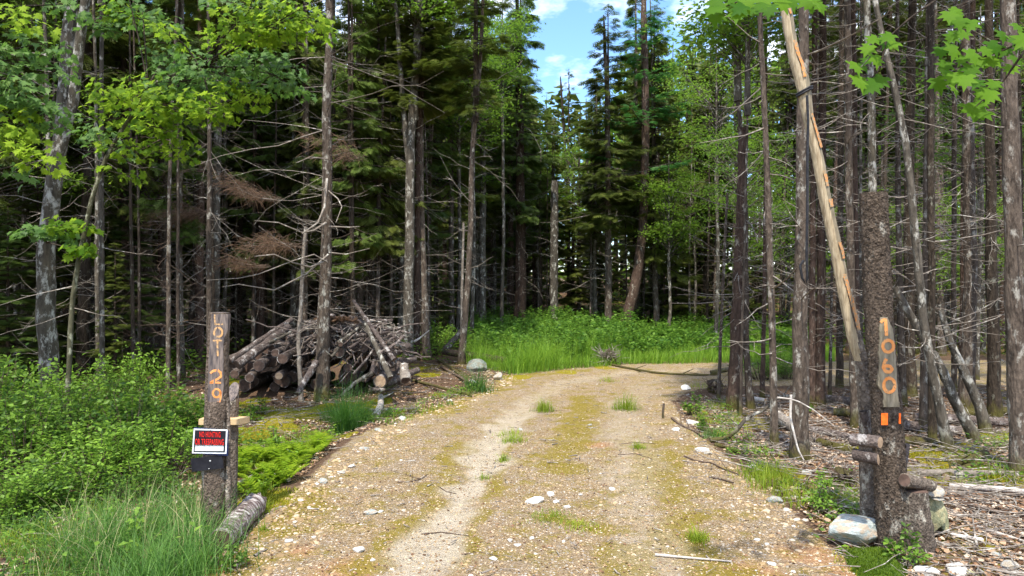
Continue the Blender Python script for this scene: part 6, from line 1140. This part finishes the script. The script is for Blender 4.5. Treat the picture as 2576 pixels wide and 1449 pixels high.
for P_, n, Lm in ((lp[0], 2300, .8), ([(2290, 1000), (2700, 970), (2800, 1350), (2330, 1330)], 500, 1.3), (lp[2], 900, .6), (lp[3], 500, .8), ([(1730, 1010), (2150, 1010), (2150, 1250), (1900, 1180)], 500, .7), (rp_, 1300, .13), ([(2050, 1150), (2330, 1150), (2800, 1500), (2330, 1600)], 500, .6), (lp[1], 200, .5)):
    p = in_poly(n, P_, r, lambda x, y: np.clip(1.4-y/16, .2, 1)); p[:, 2] += .012+.05*r.random(n)**2; a = r.random(n)*6.28; L_ = Lm*(.12+.88*r.random(n)**2.2); D = np.stack([np.cos(a), np.sin(a), (r.random(n)-.35)*.25], 1); s = np.linspace(0, 1, 5)[None, :, None]
    P = p[:, None]+L_[:, None, None]*(D[:, None]*s+(r.random((n, 5, 3))-.5)*.09*s); P[..., 2] = np.maximum(P[..., 2], hgt(P[..., 0], P[..., 1])+.006); tubes(mb, P, (.0022+.007*r.random(n)**2)[:, None]*(L_[:, None]/Lm*.6+.6)*np.linspace(1, .45, 5)[None], 4, 0, rng=r)
tag(mb.build('fallen_twigs', M['twig']), 'countless thin fallen twigs scattered on the ground', 'twigs', kind='stuff')

# ------------------------------------------------------------------ fallen wood one can count
z6 = lambda x, y: (1626.7+x*.2893, 838.5+y*.2893)
def branch(pts, r0, label, mt='twig', rise=0., nm='fallen_branch', forks=(), cat='branch', d=None, k=8, px6=False):
    if px6: pts = [z6(*q)+tuple(q[2:]) for q in pts]
    P = []
    for q in pts: g = G(q[0], q[1]) if d is None else Pd(q[0], q[1], d); g[2] += r0*.8; P.append(g)
    P = np.array(P); rg = np.random.default_rng(int(pts[0][0])); mb = MB(); s = np.linspace(0, len(P)-1, 18); Q = np.stack([np.interp(s, np.arange(len(P)), P[:, i]) for i in range(3)], 1); Q[1:-1] = Q[1:-1]*.6+(Q[:-2]+Q[2:])*.2
    tubes(mb, Q[None], np.linspace(r0, r0*.45, 18)[None], k, 0, rough=.08, rng=rg)
    for f in range(int(forks) if forks else 0):
        i = rg.integers(4, 16); dd_ = unit(rg.normal(size=3)*np.array([1, 1, .4])+np.array([0, 0, .3])); l = .1+.3*rg.random(); tubes(mb, (Q[i]+np.linspace(0, 1, 4)[:, None]*dd_*l)[None], np.array([[.4, .3, .25, .15]])*r0, 4, 0, rng=rg)
    return tag(mb.build(nm, M[mt], None, Q[0]), label, cat)
db_ = G(1797, 1113)[1]
Pb = [(1786, 1112), (1830, 1108), (1860, 1080), (1880, 1052), (1918, 1040), (1946, 1015), (1963, 1002), (1992, 1000)]
branch(Pb, .030, 'long arching bare branch rising from the right road edge toward the big trunk', 'bark_grey', d=db_, forks=7)
branch([(1955, 1002), (1985, 1005), (2010, 1012), (2050, 1035), (2100, 1075)], .010, 'thin pale branch slanting down from the big trunk toward the number post', 'twig_pale', d=7.5)
branch([(1990, 996), (1988, 1055), (1999, 1100), (2008, 1135), (2022, 1160)], .016, 'bleached white stick leaning on the big grey-brown trunk', 'twig_pale', d=7.65, nm='leaning_stick', cat='stick')
branch([(1490, 908), (1560, 925), (1650, 941), (1760, 947), (1810, 944)], .035, 'long thin dark branch lying across the far road bend', 'bark', forks=5)
branch([(1788, 943), (1830, 935), (1880, 925), (1915, 918)], .06, 'thick grey limb at the inner corner of the bend', 'bark_grey', forks=2, d=16)
branch([(330, 1075), (400, 1108), (480, 1125), (560, 1130), (660, 1185), (740, 1210), (830, 1245)], .012, 'crooked dark stick along the right side of the road', 'twig_brown', px6=True, forks=3)
branch([(545, 1258), (640, 1275), (755, 1308)], .014, 'short straight dark stick low on the right road edge', 'twig_brown', px6=True)
branch([(220, 745), (270, 790), (350, 830), (420, 860), (490, 912)], .018, 'dark broken stick on the right verge stones', 'twig_brown', px6=True, forks=4)
branch([(560, 580), (650, 592), (720, 585)], .018, 'brown stick near the young green plant', 'bark', px6=True)
branch([(600, 985), (690, 1005), (780, 1052)], .03, 'rotten dark branch piece beyond the arching branch', 'bark_dark', px6=True)
branch([(1648, 1399), (1700, 1404), (1770, 1410), (1840, 1416)], .013, 'flat white splintered stick lying on the road at the bottom right', 'twig_pale', nm='white_stick', cat='stick', k=4)
branch([(1000, 1215), (1035, 1213), (1062, 1205), (1075, 1195)], .009, 'dark forked twig on the left half of the road', 'twig_brown', nm='twig', cat='twig', forks=3)
branch([(1108, 1228), (1122, 1238), (1148, 1243)], .006, 'small curved twig in the left wheel track', 'twig_brown', nm='twig', cat='twig', forks=2)
branch([(1558, 1118), (1600, 1113), (1650, 1117)], .005, 'thin arched twig right of the road centre', 'twig_brown', nm='twig', cat='twig')
branch([(1555, 1145), (1600, 1142), (1640, 1155)], .006, 'thin twig just below the arched one', 'twig_brown', nm='twig', cat='twig')
branch([(640, 1402), (655, 1392), (672, 1384)], .012, 'pale driftwood-like piece below the birch log', 'twig', nm='wood_piece', cat='wood')
branch([(1165, 1395), (1210, 1390), (1255, 1400)], .004, 'fine curved twig in the road foreground', 'twig_brown', nm='twig', cat='twig')
branch([(1060, 1345), (1110, 1340), (1180, 1349)], .006, 'long fine twig crossing the left wheel track', 'twig_brown', nm='twig', cat='twig')
mb = MB(); g = G(1668, 1052); tubes(mb, np.array([[g-[0, 0, .08], g+[0, 0, .1], Pd(1670, 1015, g[1])]]), np.array([[.02, .019, .016]]), 8, rough=.1); tag(mb.build('stake', M['bark'], None, g), 'short wooden stake stuck in the right road edge', 'stake')
# stump / root plates
def rootball(px, py, rad, label, n=60, seed=1, mt='twig_brown', stump=True, Lr=1.):
    g = G(px, py); rg = np.random.default_rng(seed); mb = MB()
    if stump: tubes(mb, np.array([[g+[rad*.5, .3, rad*.4], g+[0, 0, rad*.5], g+[-rad*.15, -.05, rad*.5]]]), np.array([[rad*.4, rad*.6, rad*.35]]), 12, 1, rough=.25, rng=rg); 
    D = dirs(rg, n, .35, 1.5); s = np.linspace(0, 1, 6)[None, :, None]; Ln = rad*(.5+1.1*rg.random(n))*Lr; P = g+[0, 0, rad*.4]+Ln[:, None, None]*(D[:, None]*s+(rg.random((n, 6, 3))-.5)*.35*s); P[..., 2] = np.maximum(P[..., 2], g[2]+.01)
    tubes(mb, P, (rad*.05*(.3+rg.random(n)))[:, None]*np.linspace(1, .25, 6)[None], 5, 0, rng=rg); return tag(mb.build('root_tangle', [M[mt], M['bark_dark']], None, g), label, 'roots')
rootball(1800, 990, .26, 'dark upturned stump with roots at the inner corner of the bend', 30, 1)
rootball(2125, 1225, .16, 'dark tangle of roots and twigs left of the number post', 90, 2, Lr=1.2)
rootball(1530, 917, .34, 'grey brush and root tangle in the grass at the far road edge', 110, 3, 'twig', Lr=1.1)
rootball(2050, 1120, .10, 'small root snarl between the big trunk and the short crosswise logs', 50, 4, 'twig', False, 2.)
for A_, B_, rr0, lb, mt in [((2040, 1090), (2180, 1120), .055, 'brown log curving behind the crosswise logs', 'bark_log'), ((2060, 1120), (2190, 1160), .05, 'dark log on the ground left of the number post', 'bark_dark'), ((2240, 1118), (2360, 1125), .06, 'dark mossy log lying right behind the number post', 'bark_dark'),
      ((2310, 1197), (2576, 1200), .035, 'long pale log lying level across the litter at the right', 'twig'), ((2260, 1080), (2420, 1098), .07, 'fallen log behind the number post, half way back', 'bark_log'), ((2080, 1015), (2200, 1030), .08, 'fallen trunk lying between the narrow trunks left of the pole', 'bark_log'),
      ((2380, 1210), (2560, 1120), .045, 'dark fallen pole slanting up to the right edge', 'bark'), ((2300, 1060), (2560, 1080), .07, 'long fallen trunk lying far back in the right stand', 'bark_log'), ((2100, 1045), (2260, 1058), .06, 'fallen trunk seen just behind the leaning pole', 'bark_grey'),
      ((2390, 1228), (2600, 1245), .03, 'thin bleached branch low across the litter near the right edge', 'twig_pale'), ((2420, 1270), (2540, 1300), .018, 'thin dark stick in the litter at the right', 'twig_brown'), ((2395, 1350), (2470, 1362), .016, 'pale stick near the foot of the dark stump', 'twig_pale'), ((2460, 1330), (2580, 1368), .014, 'bleached thin stick at the right edge of the litter', 'twig_pale'),
      ((1885, 1010), (1925, 1015), .05, 'small pale log piece among the right trunks', 'twig_pale'), ((1955, 1060), (2000, 1090), .09, 'sunlit tan log behind the slim right trunk', 'twig'), ((2420, 1050), (2576, 1040), .07, 'mossy log deep in the right stand', 'bark_dark'), ((2400, 1175), (2480, 1150), .05, 'dark branch stub leaning up from the moss', 'bark_dark'),
      ((1040, 960), (1190, 1000), .03, 'dark stick on the litter right of the log pile', 'bark'), ((1100, 905), (1180, 960), .04, 'brown branch lying in front of the leaning slender tree', 'bark'), ((1110, 925), (1200, 975), .03, 'second brown branch lying toward the road', 'twig_brown'), ((930, 1035), (1060, 1030), .02, 'long stick on the litter by the left road edge', 'twig'), ((945, 1055), (958, 1005), .06, 'mossy white rotten log end by the left verge grass', 'twig_pale'), ((620, 1012), (700, 1006), .012, 'thin stick on the yellow moss', 'twig'), ((1180, 958), (1130, 915), .04, 'dark branch under the big boulder side', 'bark_dark')]:
    glog(A_, B_, rr0, lb, mt, 'wood_cut', lift=.9, nm='fallen_log', knots=3, bend=.03)
branch([(1042, 862), (1060, 850), (1080, 833)], .03, 'pale broken limb caught between the trunks of the trio', 'twig_pale', d=18.4)
# countable stones on and beside the road
ST = [(1345, 1263, 28, 'rock_w', 'largest white stone on the road, right of centre'), (1400, 1264, 13, 'rock_w', 'white stone just right of the largest white one'), (1384, 1245, 15, 'rock_w', 'flat white stone above the largest white one'), (1428, 1276, 11, 'rock_w', 'small white stone at the end of the white row'),
      (903, 1386, 23, 'rock_w', 'white wedge stone in the left foreground of the road'), (939, 1410, 10, 'rock_w', 'upright white chip near the wedge stone'), (727, 1362, 12, 'rock_w', 'white chip right of the birch log'), (1283, 1361, 11, 'rock_w', 'cream stone in the middle foreground'), (1338, 1355, 9, 'rock_w', 'cream stone beside the low moss tuft'),
      (1303, 1373, 12, 'rock_w', 'round white stone below the two cream ones'), (1240, 1407, 15, 'rock_w', 'white triangular stone at the bottom centre'), (1418, 1363, 8, 'rock_w', 'small white stone right of the moss tuft'), (930, 1292, 22, 'rock', 'long bluish flat stone on the left of the road'), (812, 1213, 20, 'rock', 'bluish stone at the left road edge'),
      (958, 1288, 10, 'rock_w', 'white chip by the long bluish stone'), (914, 1131, 16, 'rock', 'grey stone at the left road edge below the tall tufts'), (1012, 1055, 16, 'rock_w', 'white stone at the left road edge further back'), (950, 1082, 12, 'rock', 'grey stone between the left tufts and the road'), (1765, 1135, 22, 'rock_w', 'long pale stone on the right road edge'), (1780, 1142, 14, 'rock_t', 'tan stone touching the long pale one'),
      (1893, 1180, 24, 'rock', 'mint green stone beside the lime grass'), (1742, 1066, 20, 'rock_w', 'pale stone below the young green plant'), (1700, 1082, 14, 'rock_w', 'pale stone at the inner right road edge'), (1725, 980, 22, 'rock_w', 'cream stone at the inner corner of the bend'), (2000, 1255, 14, 'rock', 'grey flat stone on the right verge'), (1950, 1262, 26, 'rock', 'long grey half-buried stone on the right verge'),
      (1930, 1370, 9, 'rock_w', 'small white stone right of the spiky tuft'), (1905, 1360, 12, 'rock_w', 'white stone at the right side foreground'), (1942, 1420, 14, 'rock_w', 'flat white stone at the bottom right of the road'), (1540, 1232, 13, 'rock_w', 'pale chip in the right wheel track'), (1484, 1070, 8, 'rock', 'dark pebble near the road middle'), (1308, 1082, 10, 'rock', 'dark stone at the top of the grass strip'),
      (1460, 1245, 8, 'rock_w', 'pale pebble above the moss patch'), (2030, 1190, 18, 'rock', 'grey boulder chip under the big grey-brown trunk'), (2050, 1240, 14, 'rock_t', 'tan stone near the root tangle'), (885, 1175, 14, 'rock_w', 'pale stone among gravel on the left shoulder'), (860, 1190, 10, 'rock_w', 'small pale stone on the left shoulder'), (1190, 965, 18, 'rock', 'grey stone below the big boulder'), (1130, 1010, 12, 'rock_w', 'white pebble at the left edge before the bend')]
for i, (a, b_, w_, mt, lb) in enumerate(ST):
    c = G(a, b_); s_ = w_/F*c[1]; rock('stone', c, s_, s_*.7, s_*.42, lb, mt, 60+i, rot=i*2.1, ico=2, lift=.35, group='loose stones on the road and its edges')
# ring of stones at the left foreground edge
